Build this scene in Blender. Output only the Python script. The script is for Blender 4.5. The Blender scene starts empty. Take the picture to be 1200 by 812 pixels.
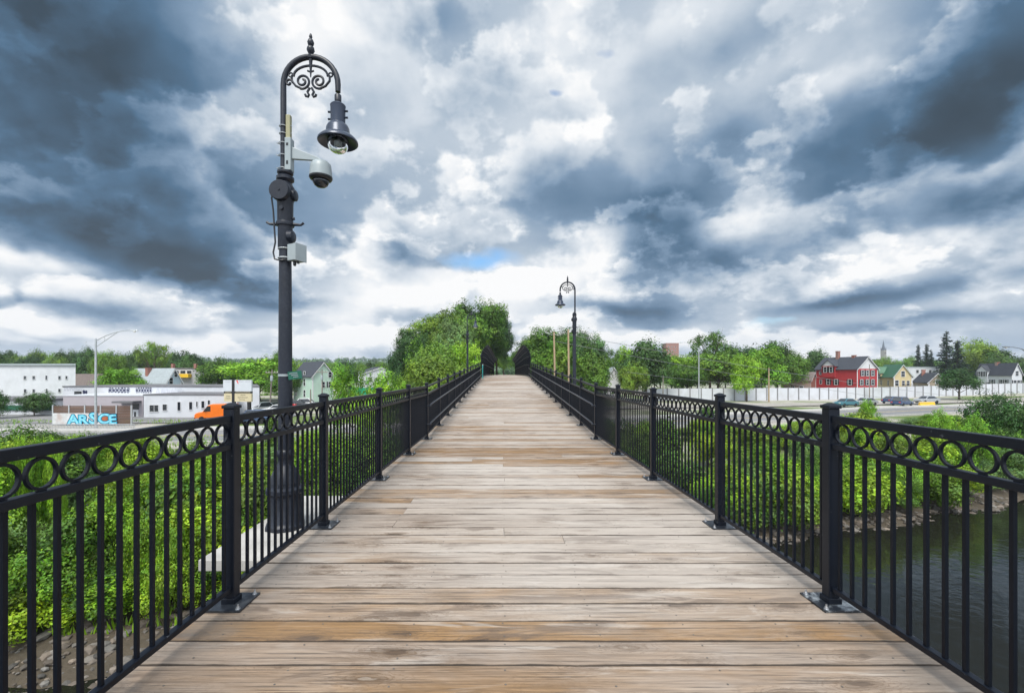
import bpy, math, random
from mathutils import Vector, Matrix, noise
R = math.radians
rnd = random.Random(7)
scene = bpy.context.scene
COL = scene.collection

# ------------------------------------------------------------------ camera, sky, sun, exposure
F, VX, VY, HC = 533.0, 590.0, 438.5, 1.65      # focal length in photo pixels, vanishing point, eye height
cam_d = bpy.data.cameras.new('camera')
cam = bpy.data.objects.new('camera', cam_d); COL.objects.link(cam)
cam.location = (0, 0, HC); cam.rotation_euler = (R(90), 0, 0)
cam_d.sensor_width = 36; cam_d.lens = F / 1200 * 36
cam_d.shift_x = 10 / 1200; cam_d.shift_y = 32.5 / 1200
cam_d.clip_start = 0.05; cam_d.clip_end = 6000
scene.camera = cam
scene.view_settings.view_transform = 'Standard'; scene.view_settings.look = 'None'
scene.view_settings.exposure = 0.55; scene.view_settings.gamma = 1
EXPO = 2 ** 0.55
SUN_EL, SUN_AZ = 55, 192                        # azimuth clockwise from +Y (the way the bridge runs)
sun_d = bpy.data.lights.new('sun', 'SUN'); sun = bpy.data.objects.new('sun', sun_d); COL.objects.link(sun)
sun_d.energy = 2.6; sun_d.angle = R(26); sun_d.color = (1, .95, .86)
_sd = Vector((math.sin(R(SUN_AZ)) * math.cos(R(SUN_EL)), math.cos(R(SUN_AZ)) * math.cos(R(SUN_EL)), math.sin(R(SUN_EL))))
sun.rotation_euler = _sd.to_track_quat('Z', 'Y').to_euler()

def build_world():
    w = bpy.data.worlds.new('World'); scene.world = w; w.use_nodes = True
    nt = w.node_tree; nt.nodes.clear(); L = nt.links.new
    def n(t, **k):
        x = nt.nodes.new(t)
        for a, b in k.items(): setattr(x, a, b)
        return x
    def val(sock, v):
        if isinstance(v, bpy.types.NodeSocket): L(v, sock)
        else: sock.default_value = v
    def m(op, a, b=0.0, c=0.0, clamp=False):
        x = n('ShaderNodeMath', operation=op, use_clamp=clamp)
        val(x.inputs[0], a); val(x.inputs[1], b); val(x.inputs[2], c); return x.outputs[0]
    def vm(op, a, b=None):
        x = n('ShaderNodeVectorMath', operation=op); val(x.inputs[0], a)
        if b is not None: val(x.inputs[1], b)
        return x.outputs['Value'] if op in ('DOT_PRODUCT', 'LENGTH') else x.outputs[0]
    def xyz(a, b, c):
        x = n('ShaderNodeCombineXYZ'); val(x.inputs[0], a); val(x.inputs[1], b); val(x.inputs[2], c); return x.outputs[0]
    def ns(vec, scale, detail=6, rough=.55, dist=0.0):
        x = n('ShaderNodeTexNoise'); L(vec, x.inputs['Vector']); x.inputs['Scale'].default_value = scale
        x.inputs['Detail'].default_value = detail; x.inputs['Roughness'].default_value = rough; x.inputs['Distortion'].default_value = dist
        return x
    tc = n('ShaderNodeTexCoord'); d = tc.outputs['Generated']
    sp = n('ShaderNodeSeparateXYZ'); L(d, sp.inputs[0]); X, Y, Z = sp.outputs
    # cloud layer coordinates: the sky direction met with a level cloud base
    k = m('ADD', m('MAXIMUM', Z, 0.0), 0.13)
    p = xyz(m('DIVIDE', X, k), m('DIVIDE', Y, k), 0.0)
    # big cloud masses lie at fixed bearings of the sky (stereographic about the bridge axis)
    q = m('ADD', m('MAXIMUM', Y, -.9), 1.0)
    st = xyz(m('DIVIDE', X, q), m('DIVIDE', Z, q), 0.0)
    wn = ns(st, 4.0, 4, .55); wn2 = ns(st, 15.0, 6, .6)
    def cen(x, amt):
        s = n('ShaderNodeVectorMath', operation='MULTIPLY_ADD'); L(x.outputs['Color'], s.inputs[0])
        s.inputs[1].default_value = (amt, amt * .6, 0); s.inputs[2].default_value = (-amt / 2, -amt * .3, 0); return s.outputs[0]
    stw = vm('ADD', vm('ADD', st, cen(wn, .17)), cen(wn2, .035))
    def sterea(px, py):
        u, v = (px - VX) / F, (VY - py) / F; nn = math.sqrt(1 + u * u + v * v) + 1
        return u / nn, v / nn
    def blobs(lst, acc, vec):
        for (px, py, rx, ry, wgt, rot) in lst:
            s0, t0 = sterea(px, py)
            sx = abs(sterea(px + rx, py)[0] - sterea(px - rx, py)[0]) / 2
            sy = abs(sterea(px, py + ry)[1] - sterea(px, py - ry)[1]) / 2
            mp = n('ShaderNodeMapping', vector_type='TEXTURE'); L(vec, mp.inputs['Vector'])
            mp.inputs['Location'].default_value = (s0, t0, 0); mp.inputs['Rotation'].default_value = (0, 0, R(rot))
            mp.inputs['Scale'].default_value = (sx, sy, 1)
            g = m('POWER', 0.05, vm('DOT_PRODUCT', mp.outputs[0], mp.outputs[0]))
            acc = m('MULTIPLY_ADD', g, wgt, acc)
        return acc
    DARK = SKY_DARK; LIGHT = SKY_LIGHT
    B = blobs(DARK + LIGHT, 0.655, stw)
    # soft broad layers overhead
    k2 = m('ADD', m('MAXIMUM', Z, 0.0), 0.34)
    p2 = xyz(m('MULTIPLY', m('DIVIDE', X, k2), .8), m('DIVIDE', Y, k2), 0.0)
    mpr = n('ShaderNodeMapping'); L(p2, mpr.inputs[0]); mpr.inputs['Rotation'].default_value = (0, 0, R(-32)); mpr.inputs['Scale'].default_value = (.75, 1.25, 1)
    pw = mpr.outputs[0]
    N1 = ns(pw, 1.25, 6, .5)
    # heaped clouds: overlapping banks, each with a lit upper rim and a shaded base, flatter towards the horizon
    sps = n('ShaderNodeSeparateXYZ'); L(st, sps.inputs[0])
    tt = m('MULTIPLY', m('POWER', m('MAXIMUM', sps.outputs[1], 0.0), .72), 1.15)
    v = xyz(sps.outputs[0], tt, 0.0)
    def rng(x, a, c, lo, hi, smooth=True):
        r = n('ShaderNodeMapRange', clamp=True)
        if smooth: r.interpolation_type = 'SMOOTHSTEP'
        L(x, r.inputs[0])
        for i, q in enumerate((a, c, lo, hi)): r.inputs[i + 1].default_value = q
        return r.outputs[0]
    lit = rng(B, .10, .70, .40, 1.0)
    hi = rng(Z, .12, .62, 1.0, .55); lo2 = rng(Z, .01, .12, .85, 1.0)
    amp = m('MULTIPLY', m('MULTIPLY', hi, lo2), lit)
    l = m('MULTIPLY_ADD', m('SUBTRACT', N1.outputs[0], .5), .55, B)
    N3 = ns(v, 6.0, 7, .55)
    for i, (scl, thr, ga, em, ro) in enumerate(((3.6, .50, .38, 1.7, .52), (6.5, .52, .32, 1.5, .54), (11.0, .54, .26, 1.25, .56))):
        o1 = vm('ADD', v, (3.7 * i + 1.3, 2.1 * i, 0)); o2 = vm('ADD', o1, (-.07 / scl, .26 / scl, 0))
        a1 = ns(o1, scl, 9, ro).outputs[0]; a2 = ns(o2, scl, 9, ro).outputs[0]
        al = rng(a1, thr - .02, thr + .045, 0, 1)
        rim = m('SUBTRACT', a1, a2)
        body = m('MULTIPLY_ADD', m('SUBTRACT', rng(a1, thr, thr + .20, 1.0, -.35), .35), ga, m('MULTIPLY', rim, em))
        l = m('MULTIPLY_ADD', m('MULTIPLY', al, amp), body, l)
    l = m('MULTIPLY_ADD', m('SUBTRACT', N3.outputs[0], .5), m('MULTIPLY', amp, .25), l, True)
    ramp = n('ShaderNodeValToRGB'); L(l, ramp.inputs[0]); cr = ramp.color_ramp
    stops = SKY_RAMP
    while len(cr.elements) < len(stops): cr.elements.new(.5)
    for el, (pos, c) in zip(cr.elements, stops): el.position = pos; el.color = (*c, 1)
    # clear gaps
    G = blobs(SKY_GAP, 0.0, stw)
    G = m('MULTIPLY', m('SUBTRACT', m('MULTIPLY_ADD', m('SUBTRACT', N3.outputs[0], .5), 1.1, G), .30), 2.6, clamp=True)
    sky = n('ShaderNodeTexSky', sky_type='NISHITA', sun_disc=False)
    sky.sun_elevation = R(SUN_EL); sky.sun_rotation = R(SUN_AZ); sky.air_density = 1.2; sky.dust_density = .8
    sc = n('ShaderNodeVectorMath', operation='SCALE'); L(ramp.outputs[0], sc.inputs[0]); sc.inputs['Scale'].default_value = 10.0 / EXPO
    # cloud out of view, behind and above the viewer, brightened as added fill light
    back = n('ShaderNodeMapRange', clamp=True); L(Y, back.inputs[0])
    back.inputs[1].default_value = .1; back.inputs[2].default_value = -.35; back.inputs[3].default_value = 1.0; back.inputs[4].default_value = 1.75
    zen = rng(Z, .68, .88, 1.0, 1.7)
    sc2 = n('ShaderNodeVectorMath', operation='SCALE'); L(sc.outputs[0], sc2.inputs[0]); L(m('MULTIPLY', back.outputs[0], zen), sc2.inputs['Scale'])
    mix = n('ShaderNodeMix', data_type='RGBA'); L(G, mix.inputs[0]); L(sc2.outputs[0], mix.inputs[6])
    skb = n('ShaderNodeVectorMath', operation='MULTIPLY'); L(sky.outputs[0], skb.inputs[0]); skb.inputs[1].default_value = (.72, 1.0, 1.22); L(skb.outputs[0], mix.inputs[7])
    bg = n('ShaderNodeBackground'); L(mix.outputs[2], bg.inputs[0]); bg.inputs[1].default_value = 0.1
    out = n('ShaderNodeOutputWorld'); L(bg.outputs[0], out.inputs[0])
    w.cycles.sampling_method = 'MANUAL'; w.cycles.sample_map_resolution = 512

# cloud masses: bearing and size given on the photo's pixel grid, weight, tilt
SKY_DARK = [
    (50, 40, 340, 260, -.50, 0), (60, 225, 330, 140, -.34, 0), (170, 150, 200, 150, -.16, 0), (230, 300, 250, 70, -.36, -6), (250, 328, 170, 26, -.24, -3),
    (470, 300, 190, 60, -.20, 0), (500, 18, 110, 90, -.20, 0), (790, 282, 190, 75, -.42, -6), (860, 180, 240, 70, -.20, 28),
    (1020, 195, 330, 95, -.30, 22), (1150, 95, 260, 150, -.28, 20), (1190, 10, 300, 180, -.20, 0), (1160, 240, 190, 70, -.26, 15),
    (850, 45, 220, 80, -.18, 25), (1080, 343, 260, 30, -.36, 2), (1110, 381, 240, 18, -.28, 1), (75, 362, 200, 26, -.34, 0), (330, 352, 120, 16, -.20, 4), (250, 385, 160, 9, -.20, 0), (520, 372, 140, 12, -.16, 0), (960, 352, 140, 16, -.22, 6), (60, 398, 120, 6, -.18, 0),
    (700, 364, 130, 20, -.30, 0), (650, 225, 130, 55, -.16, 0), (970, 275, 240, 40, -.18, 8), (330, 240, 170, 80, -.16, 0)]
SKY_LIGHT = [
    (370, 60, 150, 100, .12, 0), (655, 120, 180, 120, .14, 30), (545, 200, 180, 80, .10, 0), (692, 285, 48, 50, .36, 60),
    (590, 322, 90, 34, .22, 0), (45, 304, 120, 18, .34, -8), (8, 345, 60, 14, .26, 0), (200, 392, 360, 22, .22, 0),
    (470, 350, 160, 30, .22, 12), (885, 250, 150, 40, .26, 20), (965, 118, 90, 36, .30, 25), (1010, 320, 220, 24, .20, 14),
    (790, 391, 44, 14, .34, 0), (715, 394, 70, 11, .22, 0), (560, 380, 120, 30, .08, 0), (1010, 398, 160, 12, .16, 5), (480, 395, 160, 18, .14, 0)]
SKY_GAP = [(545, 298, 100, 26, .68, 0), (905, 372, 90, 12, .34, 0), (712, 62, 34, 26, .46, 0), (656, 116, 20, 16, .40, 0), (880, 386, 150, 26, .40, 0), (1100, 368, 200, 14, .25, 0)]
SKY_RAMP = [(0.0, (.026, .040, .056)), (.18, (.042, .070, .102)), (.36, (.085, .168, .275)), (.52, (.230, .338, .475)), (.68, (.48, .565, .665)), (.84, (.76, .81, .865)), (1.0, (1.0, 1.0, 1.0))]
build_world()

# ------------------------------------------------------------------ helpers
def link(name, data, parent=None, loc=None, rz=0):
    o = bpy.data.objects.new(name, data); COL.objects.link(o)
    if parent is not None: o.parent = parent
    if loc is not None: o.location = loc
    if rz: o.rotation_euler.z = rz
    return o
def tag(o, label, cat, group=None, kind=None):
    if label: o['label'] = label
    if cat: o['category'] = cat
    if group: o['group'] = group
    if kind: o['kind'] = kind
    return o
def thing(name, label, cat, loc=(0, 0, 0), rz=0, group=None):
    return tag(link(name, None, None, loc, rz), label, cat, group)
def at(px, py, Y): return Vector(((px - VX) / F * Y, Y, HC - (py - VY) / F * Y))
def sm(a, b, x):
    t = min(1, max(0, (x - a) / (b - a))); return t * t * (3 - 2 * t)

class MB:
    def __init__(s): s.v, s.f, s.mi, s.c = [], [], [], []; s.m = 0; s.col = None
    def add(s, vs, fs):
        b = len(s.v); s.v += [tuple(v) for v in vs]; s.f += [tuple(b + i for i in f) for f in fs]; s.mi += [s.m] * len(fs)
        if s.col is not None: s.c += [s.col] * len(vs)
        return s
    def hexa(s, c):  # 8 corners: bottom 4 ccw, top 4 ccw
        return s.add(c, [(3, 2, 1, 0), (4, 5, 6, 7), (0, 1, 5, 4), (1, 2, 6, 5), (2, 3, 7, 6), (3, 0, 4, 7)])
    def box(s, x0, x1, y0, y1, z0, z1):
        return s.hexa([(x0, y0, z0), (x1, y0, z0), (x1, y1, z0), (x0, y1, z0), (x0, y0, z1), (x1, y0, z1), (x1, y1, z1), (x0, y1, z1)])
    def cbox(s, c, sx, sy, sz, M=None):
        hs = [(-1, -1, -1), (1, -1, -1), (1, 1, -1), (-1, 1, -1), (-1, -1, 1), (1, -1, 1), (1, 1, 1), (-1, 1, 1)]
        vs = [Vector((a * sx / 2, b * sy / 2, d * sz / 2)) for a, b, d in hs]
        if M is not None: vs = [M @ v for v in vs]
        return s.hexa([Vector(c) + v for v in vs])
    def prism(s, poly, a0, a1, axis='y'):  # poly in the other two axes, in order
        n = len(poly); vs = []
        for a in (a0, a1):
            for (p, q) in poly: vs.append((p, a, q) if axis == 'y' else (a, p, q) if axis == 'x' else (p, q, a))
        return s.add(vs, [tuple(range(n)), tuple(range(2 * n - 1, n - 1, -1))] + [(i, n + i, n + (i + 1) % n, (i + 1) % n) for i in range(n)])
    def lathe(s, prof, n=20, c=(0, 0, 0), cap=True):
        vs, fs = [], []
        for (r, z) in prof:
            for i in range(n):
                a = 2 * math.pi * i / n; vs.append((c[0] + r * math.cos(a), c[1] + r * math.sin(a), c[2] + z))
        for j in range(len(prof) - 1):
            for i in range(n): fs.append((j * n + i, j * n + (i + 1) % n, (j + 1) * n + (i + 1) % n, (j + 1) * n + i))
        if cap: fs += [tuple(range(n - 1, -1, -1)), tuple(range((len(prof) - 1) * n, len(prof) * n))]
        return s.add(vs, fs)
    def tube(s, pts, r, n=8, closed=False):
        pts = [Vector(p) for p in pts]; k = len(pts); rr = r if isinstance(r, (list, tuple)) else [r] * k
        vs, fs = [], []; up = None
        for i, p in enumerate(pts):
            if closed: t = pts[(i + 1) % k] - pts[i - 1]
            else: t = pts[min(i + 1, k - 1)] - pts[max(i - 1, 0)]
            t.normalize()
            if up is None: up = t.orthogonal().normalized()
            up = (up - t * up.dot(t)).normalized(); b = t.cross(up)
            for j in range(n):
                a = 2 * math.pi * j / n; vs.append(p + (up * math.cos(a) + b * math.sin(a)) * rr[i])
        for i in range(k if closed else k - 1):
            for j in range(n): fs.append((i * n + j, i * n + (j + 1) % n, ((i + 1) % k) * n + (j + 1) % n, ((i + 1) % k) * n + j))
        if not closed: fs += [tuple(range(n - 1, -1, -1)), tuple(range((k - 1) * n, k * n))]
        return s.add(vs, fs)
    def mesh(s, name, mats, smooth=False):
        me = bpy.data.meshes.new(name); me.from_pydata(s.v, [], s.f)
        for m in (mats if isinstance(mats, (list, tuple)) else [mats]): me.materials.append(m)
        if any(s.mi): me.polygons.foreach_set('material_index', s.mi)
        if smooth is True: me.polygons.foreach_set('use_smooth', [True] * len(me.polygons))
        if s.c and len(s.c) == len(s.v):
            at_ = me.color_attributes.new('tint', 'FLOAT_COLOR', 'POINT'); at_.data.foreach_set('color', [x for c in s.c for x in (c if len(c) == 4 else (*c, 1))])
        me.update()
        if smooth == 'auto':
            me.polygons.foreach_set('use_smooth', [True] * len(me.polygons)); me.set_sharp_from_angle(angle=R(40))
        return me
    def build(s, name, mats, parent=None, loc=None, smooth=False, bevel=0):
        o = link(name, s.mesh(name, mats, smooth), parent, loc)
        if bevel:
            b = o.modifiers.new('bevel', 'BEVEL'); b.width = bevel; b.segments = 2; b.limit_method = 'ANGLE'; b.angle_limit = R(50)
        return o

# ------------------------------------------------------------------ materials
def mat(name, base, rough=.6, var=.15, nscale=3.0, metal=0.0, bump=0.0, spec=.5, detail=6, stretch=(1, 1, 1), dirt=None, dirt_scale=1.0, dirt_amt=.5):
    m = bpy.data.materials.new(name); m.use_nodes = True; nt = m.node_tree; L = nt.links.new
    b = nt.nodes['Principled BSDF']; b.inputs['Roughness'].default_value = rough; b.inputs['Metallic'].default_value = metal
    b.inputs['Specular IOR Level'].default_value = spec
    tc = nt.nodes.new('ShaderNodeTexCoord'); mp = nt.nodes.new('ShaderNodeMapping'); L(tc.outputs['Object'], mp.inputs[0]); mp.inputs['Scale'].default_value = stretch
    nz = nt.nodes.new('ShaderNodeTexNoise'); L(mp.outputs[0], nz.inputs['Vector']); nz.inputs['Scale'].default_value = nscale; nz.inputs['Detail'].default_value = detail
    cr = nt.nodes.new('ShaderNodeValToRGB'); L(nz.outputs[0], cr.inputs[0])
    lo = [max(0, c * (1 - var)) for c in base]; hi = [min(1, c * (1 + var)) for c in base]
    cr.color_ramp.elements[0].color = (*lo, 1); cr.color_ramp.elements[0].position = .3
    cr.color_ramp.elements[1].color = (*hi, 1); cr.color_ramp.elements[1].position = .7
    out = cr.outputs[0]
    if dirt:
        n2 = nt.nodes.new('ShaderNodeTexNoise'); L(tc.outputs['Object'], n2.inputs['Vector']); n2.inputs['Scale'].default_value = dirt_scale; n2.inputs['Detail'].default_value = 8; n2.inputs['Roughness'].default_value = .65
        r2 = nt.nodes.new('ShaderNodeMapRange'); L(n2.outputs[0], r2.inputs[0]); r2.inputs[1].default_value = .48; r2.inputs[2].default_value = .68; r2.inputs[4].default_value = dirt_amt
        mx = nt.nodes.new('ShaderNodeMix'); mx.data_type = 'RGBA'; L(r2.outputs[0], mx.inputs[0]); L(out, mx.inputs[6]); mx.inputs[7].default_value = (*dirt, 1); out = mx.outputs[2]
    L(out, b.inputs['Base Color'])
    if bump:
        bp = nt.nodes.new('ShaderNodeBump'); bp.inputs['Strength'].default_value = bump; bp.inputs['Distance'].default_value = .02; L(nz.outputs[0], bp.inputs['Height']); L(bp.outputs[0], b.inputs['Normal'])
    return m
def siding(name, base, pitch=.2):
    m = mat(name, base, .65, .06, 1.2); nt = m.node_tree; L = nt.links.new; b = nt.nodes['Principled BSDF']
    tc = nt.nodes['Texture Coordinate']; w = nt.nodes.new('ShaderNodeTexWave'); w.bands_direction = 'Z'; w.wave_profile = 'SAW'; w.inputs['Scale'].default_value = .314 / pitch
    L(tc.outputs['Object'], w.inputs['Vector']); bp = nt.nodes.new('ShaderNodeBump'); bp.inputs['Strength'].default_value = .5; bp.inputs['Distance'].default_value = .03
    L(w.outputs['Fac'], bp.inputs['Height']); L(bp.outputs[0], b.inputs['Normal']); return m
def brick(name, c1, c2, mortar=(.35, .33, .3), s=4.0):
    m = mat(name, c1); nt = m.node_tree; L = nt.links.new; b = nt.nodes['Principled BSDF']
    t = nt.nodes.new('ShaderNodeTexBrick'); t.inputs['Color1'].default_value = (*c1, 1); t.inputs['Color2'].default_value = (*c2, 1); t.inputs['Mortar'].default_value = (*mortar, 1); t.inputs['Scale'].default_value = s
    mp = nt.nodes.new('ShaderNodeMapping'); mp.inputs['Rotation'].default_value = (R(90), 0, 0); L(nt.nodes['Texture Coordinate'].outputs['Object'], mp.inputs[0]); L(mp.outputs[0], t.inputs['Vector']); L(t.outputs[0], b.inputs['Base Color']); return m
def leaf(name, base, var=.6, trans=.2, hue=.03):
    m = bpy.data.materials.new(name); m.use_nodes = True; nt = m.node_tree; L = nt.links.new; b = nt.nodes['Principled BSDF']
    at_ = nt.nodes.new('ShaderNodeAttribute'); at_.attribute_name = 'tint'
    oi = nt.nodes.new('ShaderNodeObjectInfo')
    mx = nt.nodes.new('ShaderNodeMix'); mx.data_type = 'RGBA'; mx.blend_type = 'MULTIPLY'; mx.inputs[0].default_value = 1; mx.inputs[6].default_value = (*base, 1); L(at_.outputs['Color'], mx.inputs[7])
    hs = nt.nodes.new('ShaderNodeHueSaturation'); L(mx.outputs[2], hs.inputs['Color'])
    r1 = nt.nodes.new('ShaderNodeMapRange'); L(oi.outputs['Random'], r1.inputs[0]); r1.inputs[3].default_value = .5 - hue; r1.inputs[4].default_value = .5 + hue; L(r1.outputs[0], hs.inputs['Hue'])
    r2 = nt.nodes.new('ShaderNodeMapRange'); L(oi.outputs['Random'], r2.inputs[0]); r2.inputs[3].default_value = 1 + var * .4; r2.inputs[4].default_value = 1 - var * .4; L(r2.outputs[0], hs.inputs['Value'])
    L(hs.outputs[0], b.inputs['Base Color']); b.inputs['Roughness'].default_value = .5; b.inputs['Specular IOR Level'].default_value = .35
    tr = nt.nodes.new('ShaderNodeBsdfTranslucent'); L(hs.outputs[0], tr.inputs[0]); ms = nt.nodes.new('ShaderNodeMixShader'); ms.inputs[0].default_value = trans
    L(b.outputs[0], ms.inputs[1]); L(tr.outputs[0], ms.inputs[2]); L(ms.outputs[0], nt.nodes['Material Output'].inputs[0]); return m

M = {}
M['rail'] = mat('black_railing_paint', (.0040, .0065, .013), .42, .12, 6, dirt=(.11, .12, .13), dirt_scale=24, dirt_amt=.05, spec=.30)
M['baluster'] = mat('black_baluster_paint', (.0030, .005, .010), .5, .12, 6, spec=.22)
M['handrail'] = mat('handrail_paint', (.022, .027, .038), .30, .12, 6)
for nt_ in (M['rail'].node_tree,):
    for q in nt_.nodes:
        if q.bl_idname == 'ShaderNodeMapRange': q.inputs[1].default_value, q.inputs[2].default_value, q.inputs[4].default_value = .70, .74, .5
        if q.bl_idname == 'ShaderNodeTexNoise' and abs(q.inputs['Scale'].default_value - 24) < .1: q.inputs['Detail'].default_value = 2
M['plate'] = mat('worn_plate_paint', (.016, .020, .028), .34, .2, 8, dirt=(.42, .44, .46), dirt_scale=14, dirt_amt=.12)
M['plate_worn'] = mat('badly_worn_plate_paint', (.016, .020, .028), .36, .2, 8, dirt=(.45, .5, .54), dirt_scale=11, dirt_amt=.8)
M['bolt'] = mat('galvanised_bolt', (.55, .57, .6), .35, .2, 30, .8)
M['lamp'] = mat('dark_blue_grey_paint', (.013, .017, .028), .40, .18, 5, dirt=(.16, .17, .18), dirt_scale=30, dirt_amt=.07, spec=.4)
M['lampshade'] = mat('blue_grey_shade_paint', (.034, .046, .075), .30, .15, 5, .2)
M['camgrey'] = mat('pale_grey_enamel', (.30, .35, .37), .42, .06, 4, dirt=(.25, .28, .28), dirt_scale=8, dirt_amt=.35)
M['yellowed'] = mat('yellowed_plastic', (.30, .29, .17), .5, .12, 6)
M['darkplastic'] = mat('dark_plastic', (.02, .022, .026), .3, .1, 5)
M['screw'] = mat('weathered_screw', (.13, .12, .11), .5, .3, 20, .4)
M['steel_dark'] = mat('dark_weathered_steel', (.13, .14, .15), .5, .12, 4)
M['steel'] = mat('galvanised_steel', (.42, .45, .47), .42, .12, 4, .35)
M['concrete'] = mat('pale_concrete', (.42, .41, .39), .85, .14, 3, bump=.25, dirt=(.2, .19, .17), dirt_scale=1.6, dirt_amt=.45)
M['asphalt'] = mat('worn_asphalt', (.17, .17, .175), .9, .18, 2, bump=.2, dirt=(.27, .26, .25), dirt_scale=.15, dirt_amt=.6)
M['kerb'] = mat('kerb_granite', (.38, .37, .36), .8, .2, 4)
M['paint'] = mat('road_paint', (.75, .74, .68), .6, .15, 6)
M['paint_y'] = mat('yellow_road_paint', (.7, .48, .06), .6, .15, 6)
M['white'] = mat('white_painted_wall', (.54, .56, .60), .7, .05, .6, dirt=(.38, .40, .42), dirt_scale=.45, dirt_amt=.4)
M['wallpanel'] = mat('pale_wall_panel', (.56, .58, .63), .75, .05, .35, dirt=(.36, .36, .36), dirt_scale=.3, dirt_amt=.45)
M['white2'] = siding('white_clapboard', (.56, .58, .62))
M['offwhite'] = siding('grey_white_clapboard', (.55, .56, .58))
M['mauve'] = mat('grey_mauve_render', (.36, .33, .36), .75, .06, .8)
M['trim'] = mat('white_trim', (.60, .61, .63), .55, .04, 3)
M['green_trim'] = mat('green_fascia', (.012, .10, .055), .5, .12, 3)
M['red'] = siding('barn_red_clapboard', (.38, .030, .036))
M['cream'] = siding('cream_clapboard', (.54, .45, .26))
M['tan'] = siding('tan_clapboard', (.30, .25, .19))
M['mint'] = siding('mint_clapboard', (.42, .57, .49))
M['blue'] = siding('pale_blue_clapboard', (.40, .51, .58))
M['greyc'] = siding('grey_clapboard', (.36, .36, .38))
M['roof_dark'] = mat('charcoal_shingles', (.040, .046, .060), .8, .25, 5, bump=.4)
M['roof_grey'] = mat('pale_grey_shingles', (.30, .34, .36), .8, .15, 3, bump=.4)
M['roof_brown'] = mat('brown_grey_shingles', (.16, .13, .12), .85, .2, 3, bump=.4)
M['roof_green'] = mat('green_metal_roof', (.028, .125, .062), .5, .12, 1.5)
M['roof_flat'] = mat('flat_roof_felt', (.13, .13, .14), .9, .2, 1)
M['brick'] = brick('red_brick', (.30, .085, .05), (.22, .06, .04))
M['brickfar'] = brick('far_red_brick', (.30, .12, .09), (.26, .10, .08), s=1)
M['glass'] = mat('window_glass', (.02, .025, .032), .08, .2, .8, spec=.8)
M['shutter'] = mat('black_shutter', (.012, .012, .016), .5, .1, 5)
M['door'] = mat('white_door_paint', (.66, .68, .70), .5, .05, 3)
M['slat'] = mat('brown_wood_slats', (.105, .060, .040), .7, .45, 2.2, stretch=(.15, 1, 5))
M['board'] = mat('whitewashed_board', (.52, .55, .57), .75, .1, 2, dirt=(.33, .16, .10), dirt_scale=.7, dirt_amt=.5)
M['spray_dark'] = mat('navy_spray_paint', (.010, .014, .055), .5, .2, 6)
M['spray_cyan'] = mat('cyan_spray_paint', (.02, .42, .62), .5, .25, 3)
M['spray_sky'] = mat('pale_sky_spray_paint', (.22, .56, .70), .5, .35, 4)
M['spray_pale'] = mat('faint_grey_spray_paint', (.42, .44, .50), .6, .1, 3)
M['spray_rust'] = mat('rust_spray_paint', (.36, .10, .04), .6, .2, 3)
M['yellow'] = mat('yellow_paint', (.72, .44, .015), .5, .08, 3)
M['orange'] = mat('orange_vehicle_paint', (.80, .17, .008), .3, .05, 2)
M['blackpost'] = mat('black_post_paint', (.012, .012, .015), .5, .1, 4)
M['marquee'] = mat('white_sign_panel', (.52, .55, .60), .4, .04, 1)
M['letterboard'] = mat('cream_letter_board', (.54, .47, .31), .45, .05, 2)
M['sign_red'] = mat('red_sign_mark', (.70, .05, .03), .5, .05, 3)
M['sign_ink'] = mat('dark_sign_letters', (.06, .055, .06), .6, .1, 4)
M['sign_grey'] = mat('grey_sign_letters', (.36, .37, .42), .6, .1, 4)
M['sign_green'] = mat('green_sign_enamel', (.010, .115, .075), .4, .1, 4)
M['teal'] = mat('teal_post_paint', (.02, .25, .24), .45, .1, 4)
M['teal_net'] = mat('teal_green_netting', (.01, .36, .20), .7, .15, 2)
M['pole'] = mat('weathered_pole_wood', (.36, .27, .17), .85, .25, 5, stretch=(4, 4, .3), bump=.3)
M['polegrey'] = mat('grey_pole_wood', (.20, .18, .16), .85, .25, 5, stretch=(4, 4, .3), bump=.3)
M['wire'] = mat('cable_grey', (.20, .21, .22), .5, .1, 3)
M['bark'] = mat('bark', (.085, .065, .05), .9, .35, 6, stretch=(3, 3, .5), bump=.5)
M['tyre'] = mat('tyre_rubber', (.015, .015, .016), .8, .1, 5)
M['rim'] = mat('wheel_rim', (.45, .46, .48), .3, .05, 3, .8)
M['car_silver'] = mat('silver_car_paint', (.46, .48, .50), .28, .03, 2, .5)
M['car_white'] = mat('white_car_paint', (.74, .75, .77), .28, .03, 2)
M['car_blue'] = mat('blue_car_paint', (.05, .085, .17), .28, .05, 2, .2)
M['car_teal'] = mat('dull_teal_car_paint', (.04, .15, .19), .3, .05, 2)
M['car_dark'] = mat('dark_grey_car_paint', (.05, .055, .06), .28, .05, 2, .3)
M['car_red'] = mat('red_car_paint', (.50, .02, .02), .28, .05, 2)
M['lens'] = mat('pale_lamp_lens', (.75, .75, .7), .15, .05, 3)
M['slate'] = mat('slate_spire', (.11, .13, .16), .7, .15, 2)
M['stone'] = mat('church_stone', (.30, .29, .28), .85, .15, 1.5)
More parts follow.
